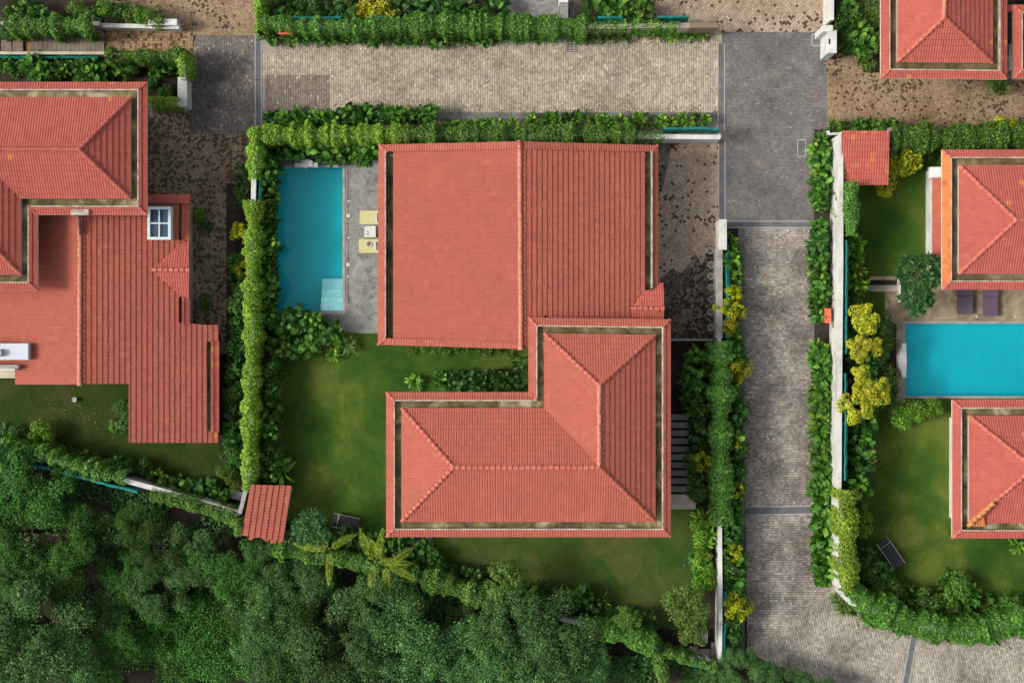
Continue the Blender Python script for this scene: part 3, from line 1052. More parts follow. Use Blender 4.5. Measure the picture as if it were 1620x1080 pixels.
def bed(kinds, pts, spacing, r, label, cat='shrub', jit=5, top=1.0, z=0.0, group=None):
    """plants in a row along a pixel polyline"""
    if isinstance(kinds, str): kinds = [kinds]
    L = [math.dist(pts[i], pts[i + 1]) for i in range(len(pts) - 1)]
    tot = sum(L)
    n = max(1, int(round(tot / spacing)))
    for k in range(n):
        d = (k + 0.5) / n * tot
        i = 0
        while d > L[i] and i < len(L) - 1:
            d -= L[i]; i += 1
        t = d / L[i]
        x = pts[i][0] + (pts[i + 1][0] - pts[i][0]) * t + random.uniform(-jit, jit)
        y = pts[i][1] + (pts[i + 1][1] - pts[i][1]) * t + random.uniform(-jit, jit)
        plant(random.choice(kinds), x, y, r * random.uniform(.8, 1.25), label, cat, group, z=z, top=top * random.uniform(.8, 1.2))


def tree(px, py, r_px, ztop, label, group=None, small=False, crown=None, base=None):
    zc = ztop * 0.7
    p = P(px, py, zc)
    r = r_px * (H - zc) / H / S
    zb = ground_z(p.x, p.y) if base is None else base
    t = thing('tree', label, 'tree', (p.x, p.y, zb), group)
    t.rotation_euler = (0, 0, random.uniform(0, 6.28))
    c = bpy.data.objects.new('crown', crown or random.choice(SMALL_CROWNS if small else CROWNS))
    COL.objects.link(c)
    c.parent = t
    hz = min(r * 0.95, (ztop - zb) * 0.62)
    c.scale = (r, r, hz)
    c.location = (0, 0, ztop - zb - hz * 0.95)
    k = bpy.data.objects.new('trunk', random.choice(TRUNKS))
    COL.objects.link(k)
    k.parent = t
    k.scale = (r, r, max(.5, ztop - zb - hz * 0.55))
    PLANTED.setdefault(label, []).append((t, px, py))
    return t


def creeper(pts, width, zt, label, mat='hedge_green', dens=660, leaf=0.125, zb=0.3, bulge=0.30, side=0.5, name='creeper_hedge', cat='hedge'):
    """leafy climber covering a wall along a pixel polyline (pixels taken at the top)"""
    Vs, Fs, off = [], [], 0
    W = [P(x, y, zt) for x, y in pts]
    for i in range(len(W) - 1):
        a, b = W[i], W[i + 1]
        L = (b - a).length
        d = (b - a).normalized()
        nrm = np.array([-d.y, d.x, 0])
        n = int(L * width * dens)
        m = int(L * (zt - zb) * dens * side)
        for cnt, sidep in ((n, 0), (m, 1), (m, -1)):
            t = rng.uniform(-0.01, 1.01, cnt)
            base = np.array(a)[None] + t[:, None] * np.array(b - a)[None]
            wob = np.sin(base[:, 0] * 3.1 + base[:, 1] * 2.3) * 0.5 + np.sin(base[:, 0] * 7.3 - base[:, 1] * 6.1 + 1) * 0.35 + np.sin(base[:, 0] * 15 + base[:, 1] * 17) * .2
            nb = max(2, int(L * 1.6))
            if sidep == 0:
                bt = rng.uniform(0, 1, nb); bq = rng.uniform(-1, 1, nb); bs = rng.uniform(.18, .5, nb); bh = rng.uniform(.08, .34, nb)
            lump = np.zeros(cnt)
            for k_ in range(nb):
                lump = np.maximum(lump, bh[k_] * np.exp(-((t - bt[k_]) * L / bs[k_]) ** 2))
            ww = width * (0.95 + 0.38 * wob + lump * 1.2)
            if sidep == 0:
                q = rng.uniform(-1, 1, cnt)
                pos = base + nrm[None] * (q * ww / 2)[:, None]
                pos[:, 2] = zt + 0.09 + bulge * (1 - q * q) + 0.12 * wob + lump * (1 - 0.5 * np.abs(q)) + rng.uniform(-.14, .12, cnt)
                N = nrm[None] * (q * .8)[:, None] + np.array([0, 0, 1.0])
            else:
                pos = base + nrm[None] * (sidep * (ww / 2 + rng.uniform(-.10, .06, cnt)))[:, None]
                pos[:, 2] = rng.uniform(zb, zt, cnt)
                N = nrm[None] * sidep + np.array([0, 0, 0.5])
            N = unit(N + rng.normal(0, .5, (cnt, 3)))
            V, F = leaf_quads(pos, N, leaf * (1 + 0.6 * (lump > .2)))
            Vs.append(V); Fs.append(F + off); off += len(V)
    V = np.concatenate(Vs)
    lo, hi = V.min(0), V.max(0)
    c = np.array([(lo[0] + hi[0]) / 2, (lo[1] + hi[1]) / 2, lo[2]])
    me = np_mesh(name, V - c, np.concatenate(Fs), M[mat], 4)
    o = bpy.data.objects.new(name, me)
    COL.objects.link(o)
    o.location = c
    setp(o, label, cat)
    return o


def wall(pts, th, zt, label, mat='whitewall', zb=-0.1, net=None, net_side=1, net_rng=None, name='garden_wall', cap=None):
    """masonry wall whose top centre runs along the pixel polyline; optional teal screen fixed along its top"""
    W = [P(x, y, zt) for x, y in pts]
    c = sum(W, Vector()) / len(W)
    root = thing(name, label, 'wall', (c.x, c.y, zb))
    n = len(W)
    left, right = [], []
    for i in range(n):
        d = Vector((0, 0, 0))
        if i > 0: d += (W[i] - W[i - 1]).normalized()
        if i < n - 1: d += (W[i + 1] - W[i]).normalized()
        d.normalize()
        nr = Vector((-d.y, d.x, 0))
        left.append((W[i] + nr * th / 2)); right.append((W[i] - nr * th / 2))
    b = MB()
    cp = MB()
    for i in range(n - 1):
        b.prism([left[i][:2], left[i + 1][:2], right[i + 1][:2], right[i][:2]], zb, zt - 0.06)
        e = 0.03
        l0, l1, r0, r1 = left[i], left[i + 1], right[i], right[i + 1]
        dn = (l0 - r0).normalized() * e
        cp.prism([(l0 + dn)[:2], (l1 + dn)[:2], (r1 - dn)[:2], (r0 - dn)[:2]], zt - 0.06, zt)
    b.build('wall_body', M[mat], root)
    cp.build('coping', M[cap or mat], root)
    for (x0, y0, x1, y1) in (net or []):
        a, e = P(x0, y0, zt), P(x1, y1, zt)
        d = (e - a).normalized()
        nr = Vector((-d.y, d.x, 0)) * (th / 2 + 0.05) * net_side
        m = MB()
        k = max(2, int((e - a).length / 0.35))
        prev = None
        for j in range(k + 1):
            t = j / k
            w = random.uniform(0.0, 0.06)
            p0 = a + (e - a) * t + nr + nr.normalized() * w
            if prev is not None:
                q = prev
                m.quad((q.x, q.y, zt - 0.9), (p0.x, p0.y, zt - 0.9), (p0.x + nr.x * .6, p0.y + nr.y * .6, zt + 0.12), (q.x + nr.x * .6, q.y + nr.y * .6, zt + 0.12))
                m.quad((q.x, q.y, zt - 0.9), (q.x + nr.x * 1.6, q.y + nr.y * 1.6, zt - 0.05), (p0.x + nr.x * 1.6, p0.y + nr.y * 1.6, zt - 0.05), (p0.x, p0.y, zt - 0.9))
                m.quad((q.x + nr.x * .6, q.y + nr.y * .6, zt + .12), (p0.x + nr.x * .6, p0.y + nr.y * .6, zt + .12), (p0.x + nr.x * 1.6, p0.y + nr.y * 1.6, zt - 0.05), (q.x + nr.x * 1.6, q.y + nr.y * 1.6, zt - .05))
            prev = p0
        m.build('screen', M['net'], root)
    return root

# ================================================================== SETTING
POOLS = [rect(438, 265, 542, 493), rect(1432, 512, 1660, 626)]


def terrain():
    bm = bmesh.new()
    xs = [-300, -150, -80] + list(np.arange(-56, 57, 1.6)) + [80, 150, 300]
    ys = [-300, -150, -70] + list(np.arange(-42, 43, 1.6)) + [70, 150, 300]
    g = [[bm.verts.new((x, y, 0)) for x in xs] for y in ys]
    for j in range(len(ys) - 1):
        for i in range(len(xs) - 1):
            bm.faces.new((g[j][i], g[j][i + 1], g[j + 1][i + 1], g[j + 1][i]))
    cuts = []
    for pl in POOLS:
        a, b = P(*pl[0]), P(*pl[2])
        cuts.append((a.x, b.x, b.y, a.y))
        for co, no in (((a.x, 0, 0), (1, 0, 0)), ((b.x, 0, 0), (1, 0, 0)), ((0, a.y, 0), (0, 1, 0)), ((0, b.y, 0), (0, 1, 0))):
            bmesh.ops.bisect_plane(bm, geom=bm.verts[:] + bm.edges[:] + bm.faces[:], dist=1e-4, plane_co=co, plane_no=no)
    dead = []
    for f in bm.faces:
        c = f.calc_center_median()
        if any(x0 < c.x < x1 and y0 < c.y < y1 for x0, x1, y0, y1 in cuts): dead.append(f)
    bmesh.ops.delete(bm, geom=dead, context='FACES')
    for v_ in bm.verts: v_.co.z = ground_z(v_.co.x, v_.co.y)
    me = bpy.data.meshes.new('ground')
    bm.to_mesh(me); bm.free()
    me.materials.append(M['soil'])
    o = bpy.data.objects.new('ground', me)
    COL.objects.link(o)
    o['kind'] = 'structure'


terrain()
# roads, courts, driveways
sheet('road', rect(412, 30, 1142, 218), M['road_tan'], 0.004)
sheet('road_stain', rect(420, 119, 522, 186), M['road_patch'], 0.008)
sheet('road', rect(1142, 51, 1308, 352), M['road_grey'], 0.006)
sheet('lane', [(1172, 352), (1308, 352), (1308, 800), (1324, 925), (1300, 945), (1182, 1032)], M['road_lane'], 0.004)
sheet('lane', [(1182, 1032), (1300, 945), (1324, 925), (1350, 955), (1480, 1000), (1800, 1010), (1800, 1200), (1520, 1150), (1300, 1082)], M['road_south'], 0.004)
sheet('driveway', rect(1000, -60, 1308, 51), M['dia_tan'], 0.014)
sheet('driveway', [(1308, 84), (1360, 84), (1366, 115), (1420, 115), (1800, 60), (1800, 215), (1308, 215)], M['dia_gold'], 0.004)
sheet('driveway', rect(235, 160, 405, 560), M['dia_brown'], 0.004)
sheet('driveway', rect(165, -60, 405, 56), M['dia_gold'], 0.004)
sheet('driveway', rect(160, 44, 306, 84), M['sq_gold'], 0.012)
sheet('courtyard', [(310, 56), (404, 56), (404, 212), (300, 212), (300, 90)], M['pave_dark'], 0.008)
sheet('driveway', rect(1000, 216, 1138, 536), M['dia_main'], 0.008)
sheet('driveway_dark_patch', [(1045, 440), (1062, 425), (1078, 432), (1092, 415), (1100, 402), (1110, 418), (1122, 398), (1134, 392), (1136, 535), (1040, 535)], M['dia_dark'], 0.012)  # irregular darker area across the lower driveway
sheet('driveway_dark_patch', [(1041, 222), (1075, 222), (1062, 236), (1056, 262), (1048, 300), (1041, 310)], M['dia_dark'], 0.012)  # narrow darker area beside the ridged wing
sheet('courtyard', rect(795, -60, 890, 34), M['concrete'], 0.004)
sheet('courtyard', rect(890, -60, 1000, 34), M['dia_tan'], 0.002)
sheet('road_slab', rect(415, 64, 440, 84), M['slab_pale'], 0.012)
sheet('road_slab', rect(1532, 1000, 1553, 1019), M['slab_pale'], 0.012)


def strip(poly, edge=True, name='drain_strip'):
    sheet(name, poly, M['strip'], 0.012)
    if edge:
        w = [P(x, y) for x, y in poly]
        m = MB()
        for i in range(len(w)):
            a, b = w[i], w[(i + 1) % len(w)]
            if (b - a).length < 0.8: continue
            d = (b - a).normalized(); nr = Vector((-d.y, d.x, 0)) * 0.03
            m.prism([(a + nr)[:2], (b + nr)[:2], (b - nr)[:2], (a - nr)[:2]], 0.0, 0.024)
        o = m.build('strip_edge', M['strip_edge'])
        o['kind'] = 'structure'


strip(rect(404, 54, 413.5, 126))
strip(rect(404, 127.5, 413.5, 215))
strip(rect(1136, 69, 1146, 210))
strip(rect(1137, 222, 1147, 352))
strip([(1150, 350), (1290, 350), (1290, 360), (1150, 360)])
strip([(1180, 802), (1296, 800), (1296, 812), (1180, 814)])
strip([(1445, 985), (1455, 985), (1436, 1090), (1426, 1090)])
# grass
sheet('lawn', [(436, 500), (640, 500), (840, 540), (840, 640), (1070, 800), (1112, 800), (1112, 1000), (980, 985), (760, 930), (560, 880), (470, 860), (436, 780)], M['lawn'], 0.0)
sheet('lawn', [(700, 830), (1110, 808), (1112, 1000), (980, 985), (760, 930), (735, 915), (745, 893), (722, 884), (731, 866), (708, 858)], M['lawn_worn'], 0.004)
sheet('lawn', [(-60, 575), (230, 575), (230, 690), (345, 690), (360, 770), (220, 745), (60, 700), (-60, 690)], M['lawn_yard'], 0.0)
sheet('lawn', rect(1345, 235, 1490, 512), M['lawn'], 0.0)
sheet('lawn', [(1345, 630), (1700, 630), (1700, 985), (1500, 990), (1345, 935)], M['lawn'], 0.0)
# beds of soil
sheet('bed_soil', rect(1138, 356, 1176, 1040), M['bedsoil'], 0.008)
sheet('bed_soil', rect(1288, 205, 1322, 925), M['bedsoil'], 0.010)
sheet('bed_soil', rect(358, 290, 398, 800), M['bedsoil'], 0.010)
sheet('bed_soil', rect(404, 236, 440, 790), M['bedsoil'], 0.010)
sheet('kerb_paving', rect(1168, 360, 1178, 1040), M['slab'], 0.014)
sheet('kerb_paving', rect(412, 178, 1136, 192), M['slab'], 0.008)
# pool decks
sheet('pool_deck', [(542, 235), (620, 235), (620, 527), (470, 527), (470, 493), (542, 493)], M['concrete'], 0.008)
sheet('pool_deck', rect(1400, 440, 1800, 512), M['eastdeck'], 0.008)
sheet('pool_deck', rect(1418, 512, 1432, 640), M['eastdeck'], 0.008)
sheet('pool_deck', rect(438, 246, 542, 265), M['slab'], 0.008)


def pool(px, label, basin, steps=None, depth=1.3, cop=(True, True, True, True)):
    a, b = P(*px[0]), P(*px[2])       # NW, SE
    x0, x1, y0, y1 = a.x, b.x, b.y, a.y
    root = thing('swimming_pool', label, 'pool', ((x0 + x1) / 2, (y0 + y1) / 2, 0))
    m = MB()
    m.quad((x0, y0, -depth), (x1, y0, -depth), (x1, y1, -depth), (x0, y1, -depth))
    for p, q in (((x0, y0), (x1, y0)), ((x1, y0), (x1, y1)), ((x1, y1), (x0, y1)), ((x0, y1), (x0, y0))):
        m.quad((*p, -depth), (*q, -depth), (*q, 0.0), (*p, 0.0))
    m.build('basin', M[basin], root)
    c = MB()
    w = 0.16
    c.box(x0 - w, y0 - w, -0.05, x1 + w, y0, 0.035)
    c.box(x0 - w, y1, -0.05, x1 + w, y1 + w, 0.035)
    c.box(x0 - w, y0, -0.05, x0, y1, 0.035)
    c.box(x1, y0, -0.05, x1 + w, y1, 0.035)
    c.build('coping', M['coping'], root, bevel=0.015)
    if steps:
        (sx0, sy0), (sx1, sy1) = steps
        p, q = P(sx0, sy0), P(sx1, sy1)
        n = 4
        for k in range(n):
            yt = p.y + (q.y - p.y) * (k / n) ** 0.8
            s = MB().box(p.x, q.y + 0.003, -depth + 0.003, x1 - 0.003, yt, -0.85 + 0.245 * k)
            s.build('pool_step', M['pool_step'], root)
    wt = MB()
    wt.quad((x0, y0, -0.07), (x1, y0, -0.07), (x1, y1, -0.07), (x0, y1, -0.07))
    wt.build('water', M['water'], root)
    return root


pool(POOLS[0], 'rectangular turquoise pool beside the grey deck of the central villa', 'basin', steps=((507, 440), (542, 492)))
pool(POOLS[1], 'wide bright turquoise pool between the two villas on the right', 'basin_east')

# ================================================================== CENTRAL VILLA
vm = thing('villa', 'large central villa with one ridged roof and one L shaped hipped roof', 'house', (*P(830, 540)[:2], 0))
zo = 5.7
l_hip(vm, [(836, 502), (1061, 505), (1061, 849), (611, 849), (611, 620), (836, 620)], (948, 609), (948, 739), (717, 739), zo, 7.45, gmat='gutter_pale')

# gable wing
ze, zt = 3.85, 5.75
NW, NE = P(622, 238, ze), P(1020, 238, ze)
SW, SE = P(622, 537, ze), P(1020, 505, ze)
RN, RS = P(822, 236, zt), P(824, 545, zt)
t = Tiles()
t.slope([SW, NW, RN, RS], 'W')
t.slope([(NE.x, NE.y, ze), (SE.x, SE.y, ze), (RS.x, SE.y, zt), (RN.x, RN.y, zt)], 'E',
        clip=[[(RN.x, RN.y), (NE.x, NE.y), (NE.x, P(0, 500, ze).y), (RS.x, P(0, 500, ze).y)],
              [(P(866, 0, ze).x, P(0, 500, ze).y - .004), (NE.x, P(0, 500, ze).y - .004), (NE.x, P(0, 516, ze).y), (P(866, 0, ze).x, P(0, 516, ze).y)],
              [(RS.x, P(0, 499.8, ze).y), (P(860, 0, ze).x, P(0, 499.8, ze).y), (P(846, 0, ze).x, RS.y), (RS.x, RS.y)]])
rf = t.build('roof', M['tile'], vm)
MB().halfcaps((RN.x, RN.y + .3, zt + .06), (RS.x, RS.y - .3, zt + .06), 0.13, 0.34).build('ridge_cap', M['cap_pale'], rf)
# verge skirts at both gable ends
t = Tiles()
zk = 3.72
def verge(pa, pb, ia, ib, za, zb_, down, drop=0.16):
    A_, B_ = P(*pa, za - drop), P(*pb, zb_ - drop)
    t.slope([tuple(A_), tuple(B_), tuple(P(*ib, zb_ + .05)), tuple(P(*ia, za + .05))], down, course=0.42)
verge((600, 229), (822, 224), (612, 240), (822, 236), ze, zt, 'N')
verge((822, 224), (1041, 230), (822, 236), (1030, 240), zt, ze, 'N')
verge((598, 545), (823, 552), (610, 535), (823, 541), ze, zt, 'S')
verge((823, 552), (842, 550), (823, 541), (842, 540), zt, zt - .15, 'S')
t.slope([tuple(P(599, 231, zk)), tuple(P(598, 545, zk)), tuple(P(609, 534, zk + .2)), tuple(P(609, 240, zk + .2))], 'W', course=0.36)
t.slope([tuple(P(1041, 231, zk)), tuple(P(1041, 450, zk)), tuple(P(1032, 450, zk + .2)), tuple(P(1032, 240, zk + .2))], 'E', course=0.36)
sk = t.build('verge_skirt', M['tile'], vm)
for a, b in (((599, 229, zk), (612, 241, zk + .2)), ((1041, 229, zk), (1030, 241, zk + .2)), ((597, 546, zk), (610, 535, zk + .2))):
    MB().halfcaps(P(*a), P(*b), 0.09, 0.3).build('hip_cap', M['cap'], sk)
MB().halfcaps(P(822, 222, zt), P(822, 236, zt + .08), 0.12, 0.3).build('hip_cap', M['cap'], sk)
g = MB()
a, b = P(609.5, 537, 3.55), P(622, 238, 3.55)
g.box(a.x, a.y, 3.4, b.x + .1, b.y, 3.55)
g.build('gutter', M['gutter'], vm)
g = MB()
a, b = P(1019, 458, 3.55), P(1031, 238, 3.55)
g.box(a.x - .1, a.y, 3.4, b.x, b.y, 3.55)
g.build('gutter', M['gutter'], vm)
g = MB()
a, b = P(1030.5, 456, 4.1), P(1032.5, 240, 4.1)
g.box(a.x, a.y, 3.5, b.x, b.y, 4.06)
a, b = P(608.5, 537, 3.95), P(610.5, 240, 3.95)
g.box(a.x, a.y, 3.5, b.x, b.y, 3.98)
g.build('parapet', M['parapet'], vm)
# little cross gable at the right end
t = Tiles()
g0, g1 = P(1000, 488, 4.35), P(1050, 488, 4.35)
n0, n1 = P(1018, 459, 3.9), P(1050, 459, 3.9)
t.slope([(g0.x, n0.y, 3.85), (g1.x, n1.y, 3.85), tuple(g1), tuple(g0)], 'N', clip=[[(n0.x, n0.y), (n1.x, n1.y), (g1.x, g1.y), (g0.x, g0.y)], [tuple(P(1036, 447, 3.8)[:2]), tuple(P(1049, 447, 3.8)[:2]), (n1.x, n1.y - .01), (P(1036, 0, 3.9).x, n0.y - .01)]])
s0, s1 = P(1000, 520, 3.8), P(1050, 520, 3.8)
t.slope([tuple(s0), tuple(s1), tuple(g1), tuple(g0)], 'S')
rr = t.build('roof', M['tile_mixed'], vm)
MB().halfcaps(g0 + Vector((-.1, 0, .05)), g1 + Vector((0, 0, .05)), 0.12, 0.34).build('ridge_cap', M['cap'], rr)
# walls of the ridged wing
w = MB()
A_, B_ = P(618, 530, 3.5), P(1022, 245, 3.5)
w.box(A_.x, A_.y, 0, B_.x, B_.y, 3.38)
w.build('wall', M['white'], vm)
w = MB()
w.prism([(A_.x, B_.y - .1), (B_.x, B_.y - .1), (B_.x, B_.y), (A_.x, B_.y)], 3.40, 3.6)
w.quad((A_.x, B_.y, 3.5), (B_.x, B_.y, 3.5), (RN.x, B_.y, zt - .1), (RN.x, B_.y, zt - .1))
w.quad((A_.x, A_.y, 3.5), (P(845, 0, 3.5).x, A_.y, 3.5), (RN.x + .5, A_.y, zt - .25), (RN.x, A_.y, zt - .1))
w.build('gable_wall', M['white'], vm)
# side steps and landing
st = thing('garden_steps', 'dark concrete steps with a landing in the passage right of the central villa', 'steps', (*P(1078, 745)[:2], 0))
for k in range(10):
    y0 = 655 + k * 12.6
    MB().pbox(1050, y0, 1090 if k < 7 else 1098, y0 + 9.3, 0.9 - k * .085, 1.05 - k * .095).build('step', M['slab' if k % 2 else 'step_light'], st, bevel=0.01)
MB().pbox(1050, 781.5, 1100, 805, 0.0, 0.10).build('landing', M['slab_pale'], st, bevel=0.01)
MB().pbox(1098.5, 752, 1101, 805, 0.0, 0.9).build('side_rail', M['greywall'], st)
pt = thing('terrace_slab', 'small grey concrete slab poking out below the central villa', 'slab', (*P(670, 856)[:2], 0))
MB().pbox(655, 846, 686, 863, 0, 0.08).build('slab', M['slab'], pt, bevel=0.01)
MB().pbox(655, 846, 686, 851, 0.06, 0.16).build('upper_step', M['slab'], pt, bevel=0.01)
lw = thing('low_wall', 'thin low wall crossing the foot of the driveway beside the central villa', 'wall', (*P(1095, 536)[:2], 0))
MB().pbox(1050, 536, 1128, 539, 0, 0.7).build('wall_body', M['greywall'], lw)

# ================================================================== LEFT VILLA
vl = thing('villa', 'left villa with a skylight and a low stepped roof, partly outside the photo', 'house', (*P(120, 400)[:2], 0))
l_hip(vl, [(60, 460), (-160, 460), (-160, 130), (233, 130), (233, 340), (60, 340)], (-50, 350), (-50, 236), (125, 236), 6.2, 7.9, mat='tile_rose', gmat='gutter_pale')
# low wing: ridge runs down the picture at x = 127
zr, zel = 5.1, 2.75
xr = P(127, 0, zr).x
xe = P(345, 0, zel).x
k = (zr - zel) / (xe - xr)


def zE(px):            # height of the right slope under a photo column
    x = (px - 810) / S * 0.95
    return zr - (x - xr) * k


def PE(px, py):
    z = zE(px)
    for _ in range(4):
        z = zr - (P(px, py, z).x - xr) * k
    return P(px, py, z)


def PW(px, py):
    z = zr
    for _ in range(4):
        z = zr - (xr - P(px, py, z).x) * k
    return P(px, py, z)


def c2(*pts): return [(p.x, p.y) for p in pts]


t = Tiles()
plane = [PE(127, 330), PE(127, 607), PE(345, 607), PE(345, 330)]
t.slope([tuple(p) for p in plane], 'E', clip=[
    c2(PE(127, 325), PE(283, 325), PE(283, 607), PE(127, 607)),
    c2(PE(283, 380), PE(300, 380), PE(300, 470), PE(283, 470)),
    c2(PE(283, 510), PE(327, 514), PE(327, 607), PE(283, 607)),
    c2(PE(204, 606.5), PE(327, 606.5), PE(327, 700), PE(204, 700)),
    c2(PE(327, 514), PE(346, 514), PE(346, 540), PE(327, 540)),
    c2(PE(327, 682), PE(336, 682), PE(336, 700), PE(327, 700)),
])
plw = [PW(127, 330), PW(127, 607), PW(-40, 607), PW(-40, 330)]
t.slope([tuple(p) for p in plw], 'W', clip=[
    c2(PW(-40, 325), PW(127, 325), PW(127, 583), PW(-40, 583)),
    c2(PW(24, 582.5), PW(127, 582.5), PW(127, 608), PW(24, 608))])
rl = t.build('roof', M['tile'], vl)
up = Vector((0, 0, .07))
MB().halfcaps(PE(127, 335) + up, PE(126, 609) + up, 0.13, 0.34).build('ridge_cap', M['cap_pale'], rl)
# outer strips beyond the slots
t = Tiles()
def low(px, py, dz=0.0):
    q = PE(px, py); return (q.x, q.y, q.z + dz)
t.slope([low(288.5, 308, .12), low(300.5, 308), low(300.5, 380), low(288.5, 380, .12)], 'E')
t.build('eave_skirt', M['tile_mixed'], vl); t = Tiles()
t.slope([low(288.5, 470, .12), low(300.5, 470), low(300.5, 514), low(288.5, 514, .12)], 'E')
t.build('eave_skirt', M['tile_mixed'], vl); t = Tiles()
t.slope([low(334, 539, .10), low(347, 539), low(347, 684), low(334, 684, .10)], 'E')
t.slope([low(336, 682, .02), low(345, 682), low(345, 700), low(336, 700, .02)], 'E')
t.build('eave_skirt', M['tile_mixed'], vl)
g = MB()
for x0, x1, y0, y1 in ((282, 289, 318, 382), (282, 289, 468, 512), (326, 335, 538, 684)):
    a, b = PE(x0, y1), PE(x1, y0)
    g.box(a.x, a.y, b.z - .6, b.x, b.y, b.z - .32)
g.build('gutter', M['gutter'], vl)
# flat red shelf with the skylight
s_ = MB()
a, b = P(232, 382, 3.75), P(284, 307, 3.75)
fl = P(300, 307, 3.6)
s_.box(a.x, P(0, 322, 3.5).y, 3.1, fl.x, b.y, 3.62)
s_.build('roof_shelf', M['tile_rose'], vl)
sk_ = MB()
a, b = P(233, 379, 4.3), P(270, 327, 4.3)
w_ = .16
sk_.box(a.x, a.y, 3.2, b.x, a.y + w_, 4.3); sk_.box(a.x, b.y - w_, 3.2, b.x, b.y, 4.3)
sk_.box(a.x, a.y + w_, 3.2, a.x + w_, b.y - w_, 4.3); sk_.box(b.x - w_, a.y + w_, 3.2, b.x, b.y - w_, 4.3)
cx, cy = (a.x + b.x) / 2, (a.y + b.y) / 2
sk_.box(cx - .04, a.y + w_, 4.12, cx + .04, b.y - w_, 4.26); sk_.box(a.x + w_, cy - .04, 4.12, cx - .04, cy + .04, 4.26); sk_.box(cx + .04, cy - .04, 4.12, b.x - w_, cy + .04, 4.26)
skl = thing('skylight', None, None); skl.parent = vl; skl.location = Vector((cx, cy, 4.0)) - Vector(vl.location)
sk_.build('frame', M['frame'], skl)
MB().box(a.x + w_, a.y + w_, 4.0, b.x - w_, b.y - w_, 4.13).build('pane', M['glass'], skl)
# small cross gable on the right slope
t = Tiles()
ga, gb = PE(240, 427), P(299, 427, 4.1)
ga = Vector((ga.x, ga.y, 4.1))
na, nb = P(286, 386, 3.4), P(299, 382, 3.4)
sa, sb = P(286, 468, 3.4), P(299, 472, 3.4)
t.slope([(ga.x, nb.y, 3.35), (gb.x, nb.y, 3.35), tuple(gb), tuple(ga)], 'N', clip=[[(ga.x, ga.y), (na.x, na.y), (nb.x, nb.y), (gb.x, gb.y)]])
t.slope([(ga.x, sb.y, 3.35), (gb.x, sb.y, 3.35), tuple(gb), tuple(ga)], 'S', clip=[[(ga.x, ga.y), (sa.x, sa.y), (sb.x, sb.y), (gb.x, gb.y)]])
rg = t.build('roof', M['tile_rose'], vl)
MB().halfcaps(ga + Vector((0, 0, .05)), gb + Vector((0, 0, .05)), .11, .34).build('ridge_cap', M['cap'], rg)
# walls
w = MB()
def wbox(x0, y0, x1, y1, z):
    a, b = P(x0, y1, z), P(x1, y0, z)
    w.box(a.x, a.y, 0, b.x, b.y, z)
wbox(-40, 345, 236, 598, 3.0); wbox(236.1, 318, 292, 598, 2.6); wbox(292.1, 522, 336, 692, 2.2); wbox(214, 598.1, 292, 692, 2.2)
w.build('wall', M['cream'], vl)
# downpipe head and pipe
dp = MB()
a, b = P(112, 340, 6.5), P(140, 331, 6.5)
dp.box(a.x, a.y, 6.0, b.x, b.y, 6.5)
dp.build('gutter_outlet', M['parapet'], vl)
dp = MB()
p0 = PE(128, 342) + Vector((0, 0, .35)); p1 = PE(128, 372) + Vector((0, 0, .2))
dp.tube(p0, p1, .08); dp.tube(p0 + Vector((0, 0, 1)), p0, .08)
dp.build('downpipe', M['bark'], vl)
# solar tank + rail on roof
q = P(45, 555, 4.6)
tk = MB()
a, b = P(-30, 569, 4.75), P(45, 543, 4.75)
tk.box(a.x, a.y, 4.1, b.x, b.y, 4.75)
tk.build('roof_unit', M['panel'], vl, bevel=0.02)
tk = MB(); c0 = P(-30, 556, 4.9)
tk.tube(P(-30, 558, 4.9), P(4, 558, 4.9), .22, n=14)
tk.build('tank', M['greymetal'], vl)
ra = MB()
a, b = P(-30, 583, 4.5), P(29, 577, 4.5); ra.box(a.x, a.y, 3.2, b.x, b.y, 4.5)
ra.build('parapet', M['greywall'], vl)
ra = MB()
a, b = P(-30, 585.5, 4.6), P(23, 583.2, 4.6); ra.box(a.x, a.y, 3.0, b.x, b.y, 4.55)
ra.build('fascia', M['white'], vl)

# ================================================================== TOP RIGHT VILLA
vn = thing('villa', 'villa at the top right corner with a roof hipped at its lower end', 'house', (*P(1490, 0)[:2], 0))
hip_rect(vn, [(1393, -160), (1593, -160), (1593, 126), (1393, 124)], (1494, -60), (1494, 28), 5.6, 7.2, mat='tile_rose', vertical=True)
vn2 = thing('roofed_annex', 'narrow tiled roof strip at the right edge beside the top right villa', 'annex', (*P(1640, 40)[:2], 0))
hip_rect(vn2, [(1602, 8), (1760, 8), (1760, 125), (1602, 125)], (1660, 66), (1700, 66), 5.2, 6.2, mat='tile_rose')
br = MB()
a, b = P(1588, 18, 5.3), P(1608, 8, 5.3)
br.box(a.x, a.y, 4.9, b.x, b.y, 5.3)
br.build('roof_link', M['tile_rose'], vn2)
